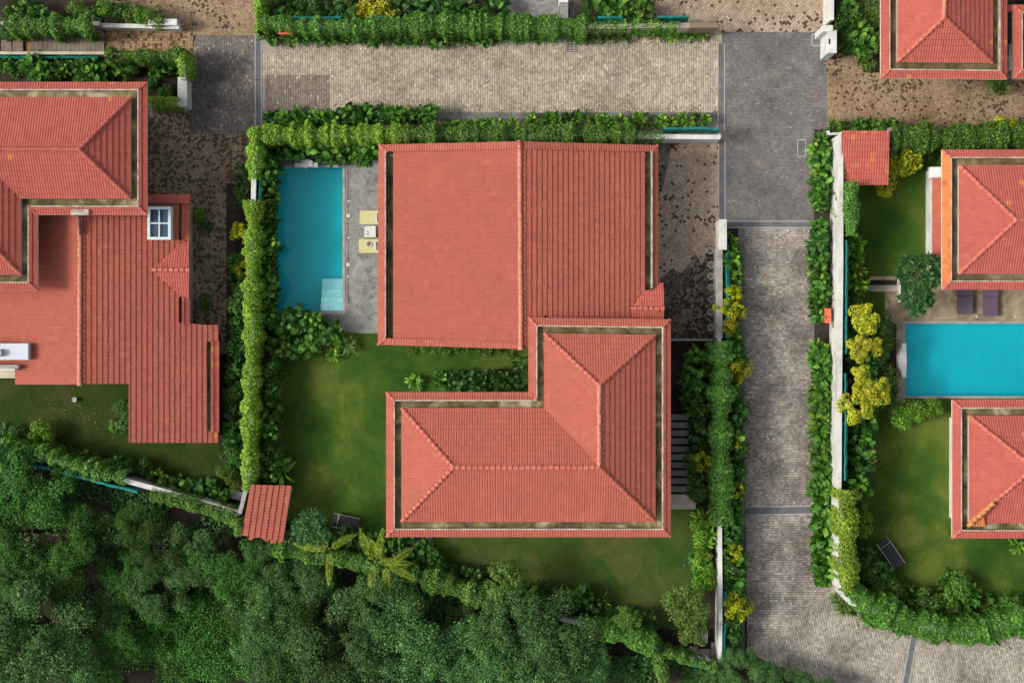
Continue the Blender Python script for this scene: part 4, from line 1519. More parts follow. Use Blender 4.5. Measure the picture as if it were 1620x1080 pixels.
# ================================================================== RIGHT VILLA (upper)
ve = thing('villa', 'right villa above the wide pool, with orange replacement tiles on its left eave', 'house', (*P(1600, 350)[:2], 0))
hip_rect(ve, [(1490, 237), (1760, 237), (1760, 458), (1490, 458)], (1608, 348), (1650, 348), 5.6, 7.3, mat='tile_rose', special=(3,), inset=0.85)
w = MB(); a, b = P(1475, 412, 3.0), P(1490, 280, 3.0)
t = Tiles()
t.slope([tuple(P(1474, 281, 3.0)), tuple(P(1474, 412, 3.0)), tuple(P(1496, 412, 3.35)), tuple(P(1496, 281, 3.35))], 'W')
t.build('lower_eave', M['tile'], ve)
w = MB()
a, b = P(1477, 432, 2.8), P(1500, 264, 2.8)
w.box(a.x + .25, a.y, 0, b.x, b.y, 2.8)
w.build('wall', M['white'], ve)
w = MB(); a, b = P(1473, 281, 3.2), P(1492, 264, 3.2); w.box(a.x, a.y, 2.6, b.x, b.y, 3.2)
w.build('white_pier', M['white'], ve, bevel=.02); w = MB(); a, b = P(1482, 434, 3.2), P(1492, 413, 3.2); w.box(a.x, a.y, 2.6, b.x, b.y, 3.2)
w.build('white_pier', M['white'], ve, bevel=.02)
w = MB(); a, b = P(1470, 436, .5), P(1473, 264, .5); w.box(a.x, a.y, 0, b.x, b.y, .5)
w.build('garden_plinth', M['cream'], ve)
# ================================================================== RIGHT VILLA (lower)
vs = thing('villa', 'lower right villa below the wide pool, with patched tiles at its hip corner', 'house', (*P(1610, 740)[:2], 0))
hip_rect(vs, [(1506, 632), (1760, 632), (1760, 851), (1506, 851)], (1636, 740), (1660, 740), 5.6, 7.4, mat='tile_rose', gmat='gutter_pale')
w = MB(); a, b = P(1501.5, 818, 0), P(1530, 664, 3.2); w.box(a.x, a.y, 0, b.x, b.y, 3.2)
w.build('white_pier', M['white'], vs)
t = Tiles()
zz = 5.95
a0, a1, a2 = P(1532, 832, zz), P(1557, 832, zz), P(1557, 808, zz + .42)
t.slope([tuple(a0), tuple(a1), tuple(a2)], 'S', lift=.03)
t.build('patched_tiles', M['tile_orange'], vs)
MB().halfcaps(P(1531, 832, 6.12), P(1572, 796, 6.70), .14, .34).build('patched_hip_cap', mat_noise('orange_cap', (.30, .12, .04), (.52, .22, .07), 3, .8), vs)

# ================================================================== TILED CANOPIES
cn = thing('gate_canopy', 'square red tiled canopy behind the white wall near the top right drive', 'canopy', (*P(1368, 250)[:2], 0))
t = Tiles()
t.slope([tuple(P(1331, 293, 2.6)), tuple(P(1405, 293, 2.6)), tuple(P(1407, 207, 3.25)), tuple(P(1331, 207, 3.25))], 'S', course=.34)
t.build('roof', M['tile_mixed'], cn)
w = MB(); a, b = P(1336, 284, 2.4), P(1400, 214, 2.4)
w.box(a.x, a.y, 0, b.x, b.y, 2.45); w.build('wall', M['white'], cn)
cs_ = thing('gate_canopy', 'small tilted red tiled canopy at the lower left corner of the central garden', 'canopy', (*P(422, 810)[:2], 0))
t = Tiles()
an = R(-8)
dE = (math.cos(an), math.sin(an))
t.slope([tuple(P(461, 768, 2.5)), tuple(P(448, 856, 2.5)), tuple(P(382, 846, 3.0)), tuple(P(397, 766, 3.0))], dE, rib=0.19, course=.36, lip=.055)
t.build('roof', M['tile'], cs_)
w = MB(); w.prism([tuple(P(x, y, 2.4)[:2]) for x, y in ((402, 774), (454, 776), (442, 846), (390, 838))], -1.2, 2.35); w.build('wall', M['cream'], cs_)
w = MB()
for x, y, an_ in ((398, 850, .5), (421, 852, -.4), (432, 856, .2), (444, 858, -.2)):
    c = P(x, y, 2.5); w.obox(c, an_, .36, .2, 2.38, 2.46)
w.build('loose_tiles', M['tile_mixed'], cs_)

# ================================================================== WALLS, SCREENS, PILLARS
wall([(414, 40), (640, 40), (860, 44), (1020, 41), (1140, 40)], 0.22, 2.2, 'long garden wall with creeper along the upper side of the tan road', mat='cream', net=[(462, 37, 540, 37), (590, 37, 610, 37), (945, 37, 985, 37), (1040, 37, 1090, 36)], net_side=1)
wall([(400, 213), (700, 214), (1036, 216), (1140, 217)], 0.22, 2.4, 'creeper covered garden wall between the tan road and the central villa', mat='white', net=[(1050, 212, 1138, 213)], net_side=1)
wall([(404, 206), (401, 300), (400, 420), (398, 560), (396, 650), (394, 720), (391, 778)], 0.24, 2.5, 'tall creeper covered wall left of the central pool and lawn', mat='white', net=[(402, 285, 401, 318)], net_side=1)
wall([(389, 774), (379, 812)], 0.18, 2.6, 'short bare grey wall end beside the small tilted canopy', mat='greywall')
wall([(-60, 709), (0, 716), (60, 722), (220, 766), (300, 788), (380, 812)], 0.24, 2.2, 'boundary wall below the left villa, half covered in creeper', mat='white', net=[(-20, 716, 80, 731), (100, 738, 220, 769)], net_side=-1)
wall([(430, 868), (520, 882), (640, 910), (760, 946), (930, 990), (1060, 1030), (1136, 1050)], 0.2, 1.8, 'creeper covered boundary wall between the forest and the central garden', mat='white', net=[(1095, 1043, 1136, 1052)], net_side=-1)
wall([(1138, 392), (1138, 535)], 0.34, 1.7, 'bare grey wall behind the row of round pots', mat='greywall', net=[(1140, 400, 1140, 535)], net_side=1)
wall([(1138, 535), (1139, 820), (1140, 950), (1139, 1046)], 0.18, 1.8, 'whitewashed wall between the central garden and the cobbled lane', mat='white', net=[(1140, 935, 1140, 962), (1140, 985, 1139, 1044)], net_side=1)
wall([(1331, 212), (1331, 420), (1329, 620), (1328, 800), (1328, 930)], 0.18, 3.0, 'long white wall on the right side of the cobbled lane', mat='whitewall', net=[(1332, 380, 1332, 560), (1331, 590, 1330, 760)], net_side=1)
wall([(1329, 930), (1345, 952), (1400, 972), (1480, 996), (1550, 1002), (1620, 982), (1680, 960)], 0.24, 2.3, 'curved white garden wall along the bottom right bend of the lane', mat='white')
wall([(1310, 207), (1312, 212), (1338, 211)], 0.1, 1.2, 'thin low return wall at the top end of the long white wall', mat='white')
wall([(1407, 205), (1500, 204), (1700, 204)], 0.2, 1.6, 'low wall under the hedge above the right villa', mat='greywall')
wall([(-60, 84), (60, 84), (160, 84), (297, 85)], 0.12, 1.3, 'wall with teal edging between the plank walk and the left villa', mat='cream', net=[(-30, 84, 155, 84.5)], net_side=-1)
wall([(289, 88), (289, 125)], 0.3, 2.3, 'short ivy topped wall right of the left villa garden', mat='white')
wall([(235, 165), (283, 165)], 0.24, 1.8, 'short creeper covered wall at the top right corner of the left villa', mat='white')
wall([(160, 40), (283, 43)], 0.2, 1.1, 'thin white wall above the golden paving at the top left', mat='white', net=[(60, 38, 160, 39)], net_side=1)
wall([(-60, 36), (158, 37)], 0.2, 1.7, 'creeper covered wall above the plank walk at the top left', mat='cream')
wall([(1316, -40), (1316, 32)], 0.2, 2.2, 'white wall at the top edge left of the top right villa', mat='white')


def pillar(x0, y0, x1, y1, zt, label, mat='white', slot=None, cap=0.03):
    a, b = P(x0, y1, zt), P(x1, y0, zt)
    root = thing('gate_pillar', label, 'pillar', ((a.x + b.x) / 2, (a.y + b.y) / 2, 0))
    m = MB().box(a.x + cap, a.y + cap, 0, b.x - cap, b.y - cap, zt - .08); m.build('shaft', M[mat], root)
    m = MB().box(a.x, a.y, zt - .08, b.x, b.y, zt); m.build('cap_slab', M[mat], root, bevel=.012)
    if slot:
        p = P(*slot, zt); MB().box(p.x - .05, p.y - .16, zt + .002, p.x + .05, p.y + .16, zt + .02).build('slot', M['dark'], root)
    return root


pillar(1137, 347, 1150, 395, 2.0, 'white gate pillar at the top of the wall beside the driveway')
pillar(1310, 48, 1324, 84, 2.6, 'white gate pillar with a dark slot beside the dark paved road', slot=(1312, 66))
pillar(1302, 40, 1318, 50, 2.7, 'small white cap block above the slotted gate pillar', cap=0)
pillar(281, 122, 296, 169, 1.6, 'long white pillar beside the dark cobbled court near the left villa')
pillar(234, 30, 280, 40, 1.5, 'white block on the thin wall above the golden paving')
pillar(1091, 36, 1137, 44, 2.5, 'brown gate block at the end of the upper road wall', mat='brownwall')
pillar(885, -20, 899, 4, 2.9, 'white topped post block at the top edge beside the grey court')
pillar(886, 4, 899, 30, 2.4, 'pale grey narrow block below the white post at the top edge', mat='concrete')
pillar(901, 5, 909, 31, 1.9, 'lower dark grey block right of the pale narrow one', mat='slab')


def box_lamp(x0, y0, x1, y1, zt, label):
    a, b = P(x0, y1, zt), P(x1, y0, zt)
    root = thing('wall_box', label, 'box', ((a.x + b.x) / 2, (a.y + b.y) / 2, zt - .5))
    MB().box(a.x + .03, a.y + .03, zt - .5, b.x - .03, b.y - .03, zt - .05).build('box_body', M['red_box'], root)
    MB().box(a.x, a.y, zt - .05, b.x, b.y, zt).build('lid', M['red_box'], root, bevel=.01)


box_lamp(440, 46, 462, 54, 1.9, 'small terracotta red box in the hedge above the tan road')
box_lamp(1305, 488, 1315, 511, 1.6, 'small terracotta red box on the white wall beside the lane')
box_lamp(461, 851, 466, 866, 1.6, 'tiny terracotta red box below the small tilted canopy')


# ================================================================== ROAD FURNITURE
gr = thing('drain_grate', 'square slotted drain grate in the tan road under the hedge', 'grate', (*P(905, 73)[:2], 0))
MB().pbox(895, 64, 915, 84, 0.005, 0.02).build('grate_frame', M['slab_pale'], gr)
m = MB()
for r_ in range(7):
    for c_ in range(3):
        m.pbox(896.3 + c_ * 6.2, 65.4 + r_ * 2.6, 901 + c_ * 6.2, 66.7 + r_ * 2.6, 0.019, 0.024)
m.build('slots', M['dark'], gr)


def manhole(x0, y0, x1, y1, label):
    root = thing('manhole_cover', label, 'manhole', (*P((x0 + x1) / 2, (y0 + y1) / 2)[:2], 0))
    f = MB(); w = .055
    a, b = P(x0, y1), P(x1, y0)
    f.box(a.x, a.y, 0.004, b.x, a.y + w, .02); f.box(a.x, b.y - w, 0.004, b.x, b.y, .02); f.box(a.x, a.y + w, .004, a.x + w, b.y - w, .02); f.box(b.x - w, a.y + w, .004, b.x, b.y - w, .02)
    f.build('frame', M['strip_edge'], root)
    MB().box(a.x + w, a.y + w, .004, b.x - w, b.y - w, .014).build('lid', M['strip'], root)


manhole(1261, 221, 1275, 248, 'narrow pale framed manhole lid in the dark paved road')
manhole(1285, 222, 1296, 241, 'framed manhole lid half hidden by plants at the white wall')
manhole(1284, 54, 1302, 73, 'square framed manhole lid at the top corner of the dark paved road')

# pots by the grey wall
pot0 = None
for k, y in enumerate((396.5, 419, 437, 454.5, 473, 493.5, 517.5)):
    x = (1123.5, 1125, 1124.5, 1125, 1126, 1124.5, 1124.5)[k]
    p = P(x, y, 0.4)
    lab = ('first', 'second', 'third', 'fourth', 'fifth', 'sixth', 'seventh')[k]
    lab = f'round grey pot by the driveway wall, {lab} from the white gate pillar'
    if pot0 is None:
        pot0 = thing('round_pot', lab, 'pot', (p.x, p.y, 0), 'round pots along the driveway wall')
        MB().lathe((p.x, p.y, 0), [(.13, 0.01), (.17, .2), (.21, .4), (.215, .42), (.17, .42), (.165, .34)], 24).build('pot_body', M['slab_rim'], pot0)
        MB().lathe((p.x, p.y, 0), [(.165, .30), (.16, .36)], 20).build('pot_soil', M['slab'], pot0)
    else:
        c = pot0.copy(); COL.objects.link(c); c.location = (p.x, p.y, 0); c['label'] = lab
        for ch in list(pot0.children):
            d = ch.copy(); COL.objects.link(d); d.parent = c
for x, y, lab in ((387, 300, 'round grey pot on the brown drive beside the pool wall'),):
    p = P(x, y, .5); o = thing('round_pot', lab, 'pot', (p.x, p.y, 0))
    MB().lathe((p.x, p.y, 0), [(.14, 0.01), (.19, .3), (.23, .5), (.24, .52), (.18, .52), (.17, .42)], 24).build('pot_body', M['greywall'], o)
    MB().lathe((p.x, p.y, 0), [(.17, .36), (.16, .44)], 20).build('pot_soil', M['bedsoil'], o)
p = P(117.5, 632, .3); o = thing('white_pot', 'small white pot alone on the worn grass below the left villa', 'pot', (p.x, p.y, 0))
MB().lathe((p.x, p.y, 0), [(.10, .01), (.14, .28), (.15, .3), (.11, .3), (.10, .22)], 18).build('pot_body', M['white'], o)
MB().obox((p.x + .05, p.y - .06), .5, .14, .12, .24, .34).build('folded_rim', M['white'], o)

# poolside furniture
def lounger(x0, y0, x1, y1, label, along='x', mat='cushion', stripe=True, grp=None):
    a, b = P(x0, y1, .4), P(x1, y0, .4)
    root = thing('sun_lounger', label, 'sun lounger', ((a.x + b.x) / 2, (a.y + b.y) / 2, 0), grp)
    MB().box(a.x + .04, a.y + .04, .20, b.x - .04, b.y - .04, .27).build('frame', M['darkmetal'], root)
    for xx in (a.x + .12, b.x - .12):
        for yy in (a.y + .1, b.y - .1):
            MB().tube((xx, yy, 0), (xx, yy, .21), .025).build('leg', M['darkmetal'], root)
    if along == 'x':
        mid = a.x + (b.x - a.x) * .62
        MB().box(a.x, a.y, .27, mid, b.y, .38).build('cushion', M[mat], root, bevel=.035)
        MB().prism([(mid + .02, a.y), (b.x, a.y), (b.x, b.y), (mid + .02, b.y)], [.27, .42, .42, .27], [.38, .55, .55, .38]).build('backrest', M[mat], root, bevel=.03)
    else:
        mid = a.y + (b.y - a.y) * .62
        MB().box(a.x, a.y, .27, b.x, mid, .38).build('cushion', M[mat], root, bevel=.035)
        MB().prism([(a.x, mid + .02), (b.x, mid + .02), (b.x, b.y), (a.x, b.y)], [.27, .27, .42, .42], [.38, .38, .55, .55]).build('backrest', M[mat], root, bevel=.03)
    return root, a, b


def towel(x0, y0, x1, y1, z, label):
    a, b = P(x0, y1, z), P(x1, y0, z)
    root = thing('folded_towel', label, 'towel', ((a.x + b.x) / 2, (a.y + b.y) / 2, z - .06))
    MB().box(a.x, a.y, z - .06, b.x, b.y, z).build('towel_cloth', M['white'], root, bevel=.015)
    q = a.x + (b.x - a.x) * .52
    MB().box(q, a.y + .01, z + .001, q + .06, b.y - .01, z + .008).build('stripe', M['navy'], root)


lounger(569, 333, 621, 355, 'yellow cushioned sun lounger, upper one beside the white table', grp='yellow loungers')
lounger(567.5, 378, 621, 400, 'yellow cushioned sun lounger with a bundle on it, below the white table', grp='yellow loungers')
towel(594, 337, 598.5, 351, .46, 'folded striped towel on the upper yellow lounger')
towel(592, 382, 597, 396, .46, 'folded striped towel on the lower yellow lounger')
rm = MB(); c = P(583, 387, .42)
rm.lathe((c.x, c.y, .385), [(.20, 0), (.24, .03), (.12, .05), (.10, .04)], 18)
rm.build('hat', M['cream'], thing('sun_hat', 'pale wide hat bundle lying on the lower yellow lounger', 'hat', (c.x, c.y, .385)))
fb = MB()
for k in range(16):
    an_ = random.uniform(0, 6.28); q = random.uniform(0, .13)
    fb.obox((c.x + q * math.cos(an_) + .04, c.y + q * math.sin(an_) + .05), an_, .07, .03, .435, .455)
fb.build('hat_flowers', M['bark'], bpy.data.objects['sun_hat'])
tb = thing('side_table', 'square white side table between the two yellow loungers', 'table', (*P(585.5, 366.5, .4)[:2], 0))
MB().pbox(576.5, 357.5, 594.5, 375.5, .38, .42).build('tabletop', M['white'], tb, bevel=.01)
a, b = P(577.5, 374.5, .4), P(593.5, 358.5, .4)
for xx in (a.x + .04, b.x - .04):
    for yy in (a.y + .04, b.y - .04):
        MB().tube((xx, yy, 0), (xx, yy, .38), .022).build('leg', M['greymetal'], tb)
for x, y, lab in ((581, 366.5, 'tiny dark cup on the white side table, upper one'), (581, 370.5, 'tiny dark cup on the white side table, lower one')):
    c = P(x, y, .5); o = thing('cup', lab, 'cup', (c.x, c.y, .42))
    MB().lathe((c.x, c.y, .42), [(.025, 0), (.035, .08), (.028, .08), (.02, .02)], 12).build('cup_body', M['darkmetal'], o)
for k, (x, y, r_) in enumerate(((551.5, 318, .055), (551, 341, .11), (551.5, 376, .055), (550.5, 418.5, .11), (551, 437.5, .055))):
    c = P(x, y)
    o = thing('deck_light', f'round white deck lid beside the left pool, {("topmost", "second", "third", "fourth", "lowest")[k]} of five', 'deck lid', (c.x, c.y, 0.008), 'round white lids in the pool deck')
    MB().lathe((c.x, c.y, .008), [(r_ * 1.05, 0), (r_ * 1.05, .012), (r_ * .9, .02)], 20).build('lid', M['white'], o)
    MB().lathe((c.x, c.y, .026), [(r_ * .25, 0), (r_ * .2, .01)], 10).build('knob', M['greymetal'], o)
sl = MB(); a, b = P(550.3, 480), P(551.2, 245)
sl.box(a.x, a.y, .006, b.x, b.y, .012)
sl.build('drain_slot', M['dark'])['kind'] = 'structure'


def spout(cx, cy, rot, label, L=1.45):
    """curved white water spout at a pool edge; rot = heading towards the water"""
    c = P(cx, cy, .6)
    root = thing('pool_spout', label, 'spout', (c.x, c.y, 0))
    ca, sa = math.cos(rot), math.sin(rot)
    def tr(u, v_): return (c.x + u * ca - v_ * sa, c.y + u * sa + v_ * ca)
    m = MB()
    n = 14
    out, inn = [], []
    for k in range(n + 1):
        t_ = -1 + 2 * k / n
        bulge = .22 * max(0, 1 - (t_ / .62) ** 2) ** .5 if abs(t_) < .62 else 0
        out.append(tr(.12 + bulge * .0, t_ * L / 2)); inn.append(tr(-.14 - bulge, t_ * L / 2))
    for k in range(n):
        hgt = .62 if abs(k + .5 - n / 2) < n * .31 else .55
        m.prism([out[k], out[k + 1], inn[k + 1], inn[k]], 0, hgt)
    m.build('spout_wall', M['white'], root)
    m = MB().prism([tr(.12, -.07), tr(.25, 0), tr(.12, .07)], .45, .5)
    m.build('spout_lip', M['white'], root)


spout(484, 261, R(-90), 'curved white water spout wall at the top of the left pool')
spout(1431, 570, 0, 'curved white water spout wall at the left end of the wide pool', L=2.15)
lounger(1515, 451, 1540, 497, 'mauve sun lounger by the wide pool, left of two', along='y', mat='mauve', grp='mauve loungers')
lounger(1555.5, 451, 1580, 500, 'mauve sun lounger by the wide pool, right of two', along='y', mat='mauve', grp='mauve loungers')
for x, y, lab in ((1545, 500.5, 'small white deck light between the two mauve loungers'), (1606, 500.5, 'small white deck light right of the mauve loungers')):
    c = P(x, y); o = thing('deck_light', lab, 'deck light', (c.x, c.y, 0.008))
    MB().lathe((c.x, c.y, .008), [(.07, 0), (.07, .03), (.05, .04)], 16).build('lens', M['white'], o)
    MB().lathe((c.x, c.y, .006), [(.09, 0), (.09, .014)], 16).build('ring', M['greymetal'], o)
# bench-like slabs on the right lawn
gs = thing('garden_steps', 'two pale stone treads with a dark gap left of the frangipani tree', 'steps', (*P(1400, 447)[:2], 0))
MB().pbox(1376, 437, 1424, 443, 0, .18).build('tread', M['eastdeck'], gs, bevel=.01)
MB().pbox(1374, 451, 1424, 461, 0, .28).build('tread', M['slab_pale'], gs, bevel=.01)
MB().pbox(1374, 443.5, 1424, 450.5, 0, .05).build('gap_floor', M['bedsoil'], gs)
pw = thing('post', 'white post beside the stone treads at the pool hedge', 'post', (*P(1423, 440, .8)[:2], 0))
MB().pbox(1422, 436, 1425, 478, 0, .5).build('low_kerb', M['white'], pw)


def dark_swing(cx, cy, ang, lx, ly, label):
    c = P(cx, cy, .8)
    root = thing('garden_lounger', label, 'lounger', (c.x, c.y, 0))
    m = MB().obox(c, ang, lx, ly, .42, .50); m.build('dark_top', M['dark'], root, bevel=.02)
    for s1 in (-1, 1):
        u = (math.cos(ang), math.sin(ang)); v_ = (-u[1], u[0])
        a = Vector((c.x + u[0] * -lx / 2 + v_[0] * s1 * ly / 2, c.y + u[1] * -lx / 2 + v_[1] * s1 * ly / 2, .52))
        b = a + Vector((u[0] * lx, u[1] * lx, 0))
        MB().tube(a, b, .022).build('rail', M['greymetal'], root)
        for e in (a, b):
            MB().tube((e.x, e.y, 0), e, .022).build('leg', M['darkmetal'], root)
    mid = Vector((c.x - u[0] * lx * .3, c.y - u[1] * lx * .3, .51))
    MB().tube(mid - Vector((v_[0], v_[1], 0)) * ly / 2, mid + Vector((v_[0], v_[1], 0)) * ly / 2, .015).build('cross_bar', M['greymetal'], root)


dark_swing(1411, 876, R(-55), 2.0, .8, 'dark metal framed lounger slanting on the lower right lawn')
dark_swing(546, 827, R(-12), 1.7, .85, 'dark lounger in the shade left of the central villa corner')


def slat_seat(cx, cy, ang, w, h, label):
    c = P(cx, cy, .5); root = thing('slatted_seat', label, 'seat', (c.x, c.y, 0))
    u = (math.cos(ang), math.sin(ang)); v_ = (-u[1], u[0])
    m = MB()
    n = 7
    for k in range(n):
        d = (k - (n - 1) / 2) * w / n
        m.obox((c.x + u[0] * d, c.y + u[1] * d), ang, w / n * .55, h, .40, .44)
    m.build('slats', M['greymetal'], root)
    for s1 in (-1, 1):
        MB().obox((c.x + v_[0] * s1 * h * .4, c.y + v_[1] * s1 * h * .4), ang, w, .06, .34, .40).build('rail', M['darkmetal'], root)
        for s2 in (-1, 1):
            q = (c.x + v_[0] * s1 * h * .4 + u[0] * s2 * w * .42, c.y + v_[1] * s1 * h * .4 + u[1] * s2 * w * .42)
            MB().tube((*q, 0), (*q, .35), .03).build('leg', M['darkmetal'], root)


slat_seat(1112, 1007, R(-5), .65, .75, 'small grey slatted seat in the lower right corner of the central garden')
slat_seat(374, 783, R(-15), .75, .55, 'small grey slatted seat left of the small tilted canopy')
pc = thing('paved_corner', 'pale stone slabs in the lowest corner of the central garden', 'slabs', (*P(1110, 1030)[:2], 0))
for x0, y0, x1, y1 in ((1090, 1022, 1104, 1034), (1105, 1026, 1124, 1040), (1125, 1016, 1136, 1046)):
    MB().pbox(x0, y0, x1, y1, -.02, .08).build('slab', M['slab_pale'], pc, bevel=.01)

# plank walk at the top left
wk = thing('plank_walk', 'weathered plank walkway with one orange board at the top left', 'walkway', (*P(90, 68)[:2], 0))
xs = [48, 54, 61, 68, 76, 82, 90, 98, 104, 112, 119, 125, 131, 138, 144, 151, 165]
for k in range(len(xs) - 1):
    top = 58 - (xs[k] - 48) * .075
    b_ = MB().pbox(xs[k], top, xs[k + 1] - .5, 82.5, 0.05, .14 + random.uniform(0, .03))
    b_.build('board', M['deckwood'], wk)
for k in range(3):
    MB().pbox(40 + k * 2.7, 57.5, 42.4 + k * 2.7, 82.5, .05, .15).build('board', M['orangewood'], wk)
MB().tube(P(82, 54, .5), P(160, 49.5, .5), .05).build('edge_pipe', M['greymetal'], wk)
for x0, x1, s in ((2, 18, 'left'), (20, 36, 'right')):
    t_ = thing('pale_crate', f'pale square slab lid beside the plank walk, {s} one', 'slab', (*P((x0 + x1) / 2, 72)[:2], 0))
    MB().pbox(x0, 64, x1, 80.5, 0, .3).build('box_body', M['slab'], t_)
    MB().pbox(x0 - .3, 63.7, x1 + .3, 80.8, .3, .35).build('lid', M['deckwood'], t_, bevel=.01)
for k, (x, y) in enumerate(((1091, 889), (1083, 894))):
    c = P(x, y, .05); MB_ = MB().obox(c, .6 * k + .3, .16, .10, 0.01, .05)
    o = MB_.build('teal_scrap', M['net'])
    setp(o, f'small teal scrap on the lower lawn, {"right" if k == 0 else "left"} of two', 'scrap')

# ================================================================== CREEPER HEDGES
creeper([(408, 32), (470, 40), (560, 42), (640, 38)], .75, 2.35, 'leafy creeper hedge on the left part of the upper road wall', 'hedge_green')
creeper([(640, 36), (760, 38), (860, 40), (930, 42)], 1.0, 2.35, 'thick creeper hedge on the middle of the upper road wall', 'hedge_green')
creeper([(930, 42), (1000, 38), (1075, 42)], .45, 2.3, 'thin creeper on the right part of the upper road wall', 'hedge_green', dens=260)
creeper([(411, -20), (411, 50)], .6, 2.3, 'yellow green creeper column at the top left end of the tan road', 'hedge_lime')
creeper([(398, 212), (520, 213), (640, 211)], .95, 2.55, 'lime green creeper hedge along the wall above the left pool', 'hedge_lime')
creeper([(640, 211), (800, 213), (1005, 213)], .95, 2.55, 'green creeper hedge along the wall above the ridged roof', 'hedge_green')
creeper([(1000, 214), (1050, 215)], .5, 2.5, 'thin creeper tail before the bare right end of the wall', 'hedge_green', dens=260)
creeper([(404, 203), (403, 284)], .75, 2.6, 'lime creeper at the top left corner of the pool wall', 'hedge_lime')
creeper([(401, 318), (400, 420), (398, 560), (396, 650), (395, 705)], .85, 2.6, 'long lime green creeper hedge left of the pool and lawn', 'hedge_lime')
creeper([(395, 700), (395, 745), (391, 775)], .75, 2.6, 'yellow lime creeper at the lower end of the long hedge', 'hedge_lime')
creeper([(0, 706), (60, 714), (150, 745), (200, 756)], .8, 2.3, 'creeper hedge on the boundary wall below the left villa', 'hedge_green')
creeper([(240, 782), (300, 795), (375, 820), (384, 845)], .75, 2.2, 'creeper hanging over the wall left of the tilted canopy', 'hedge_green')
creeper([(425, 866), (520, 880), (600, 898), (640, 908)], .85, 2.0, 'creeper hedge on the boundary wall under the palm fronds', 'hedge_green')
creeper([(640, 908), (700, 922), (770, 947), (800, 956)], 1.15, 2.0, 'broad creeper hedge on the boundary wall left of the garden bushes', 'hedge_green')
creeper([(925, 990), (985, 1005), (1040, 1022)], .95, 2.35, 'creeper hedge on the boundary wall in the lower middle', 'hedge_green')
creeper([(1050, 1030), (1135, 1056)], .5, 2.0, 'creeper along the last stretch of boundary wall to the right', 'hedge_green')
creeper([(1040, 1010), (1052, 1085)], .6, 1.6, 'creeper trailing down into the forest at the bottom', 'hedge_green')
creeper([(1140, 540), (1142, 600), (1140, 700), (1144, 830)], 1.1, 2.4, 'thick green creeper hedge between the passage and the lane', 'hedge_green')
creeper([(1347, 288), (1348, 372)], .75, 3.3, 'green creeper hedge below the square canopy behind the white wall', 'hedge_green')
creeper([(1341, 775), (1341, 860), (1343, 935)], 1.0, 3.3, 'lime creeper hedge at the lower end of the long white wall', 'hedge_lime')
creeper([(1342, 925), (1375, 957), (1440, 982), (1500, 997), (1550, 999), (1630, 976)], 1.3, 2.6, 'green creeper hedge following the bend of the lane', 'hedge_green')
creeper([(1408, 216), (1500, 218), (1640, 214)], 1.35, 2.0, 'dense green hedge above the right villa', 'hedge_green')
creeper([(0, 42), (80, 41), (150, 40)], .95, 1.9, 'green creeper hedge above the plank walk', 'hedge_green')
creeper([(170, 88), (297, 88)], .6, 2.4, 'creeper hedge above the bed at the top of the left villa', 'hedge_green')
creeper([(291, 84), (289, 122)], .45, 2.5, 'small creeper on the short wall above the long white pillar', 'hedge_lime')
creeper([(236, 161), (282, 162)], .55, 2.0, 'creeper on the short wall under the long white pillar', 'hedge_lime')

# trailing vines on the white wall
for k, (x, y) in enumerate(((1322, 248), (1318, 300), (1316, 330), (1322, 468), (1320, 512))):
    pts = []
    c = P(x, y, 1.6)
    m_V, m_F, off = [], [], 0
    n = 46
    tt = np.linspace(0, 1, n)
    px_ = x + 16 * tt + 3 * np.sin(tt * 9 + k); py_ = y + 26 * tt
    zz_ = 1.2 + 1.7 * tt
    pos = np.array([P(a_, b_, c_) for a_, b_, c_ in zip(px_, py_, zz_)]) + rng.normal(0, .05, (n, 3)) + np.array([-.05, 0, .05])
    V, F = leaf_quads(pos, unit(rng.normal(0, .5, (n, 3)) + np.array([-.5, 0, .8])), .13)
    lo = V.mean(0)
    o = bpy.data.objects.new('wall_vine', np_mesh('wall_vine', V - lo, F, M['hedge_green'], 4))
    COL.objects.link(o); o.location = lo
    setp(o, f'thin trailing vine on the long white wall, {("topmost", "second", "third", "fourth", "lowest")[k]} of five', 'vine', 'thin vines on the long white wall')

# ================================================================== PLANT BEDS
# above the upper road
bed(['bush_deep', 'deep'], [(430, 8), (560, 8)], 26, 22, 'dark shrub behind the left end of the upper road wall', top=1.8, jit=7)
bed(['bush_deep', 'deep', 'broad'], [(430, 28), (570, 30)], 24, 16, 'green shrub just above the upper road wall on the left', top=1.9)
bed(['deep', 'bush_deep'], [(625, 8), (790, 12)], 22, 22, 'dark shrub behind the middle of the upper road wall', top=1.6, jit=8)
bed(['broad', 'lance_mid'], [(425, 56), (660, 60)], 15, 13, 'leafy plant hanging over the left of the tan road', top=1.1, jit=3)
bed(['lance_mid', 'broad'], [(660, 62), (860, 54)], 15, 13, 'leafy plant hanging over the middle of the tan road', top=1.1, jit=4)
bed(['lance', 'lance_mid'], [(905, 52), (1120, 50)], 15, 12, 'long leaved plant hanging over the right of the tan road', top=1.0, jit=3)
bed(['lance_mid'], [(410, 40), (432, 58)], 12, 14, 'spiky plant at the left end of the upper road hedge', top=1.6)
bed(['broad', 'bush'], [(930, 12), (1030, 14)], 22, 22, 'big green shrub behind the right part of the upper road wall', top=2.0)
plant('golden', 592, 10, 27, 'golden yellow shrub behind the upper road wall', top=2.0)
plant('bush_bright', 460, 22, 18, 'bright green feathery shrub behind the upper road wall', top=2.2)
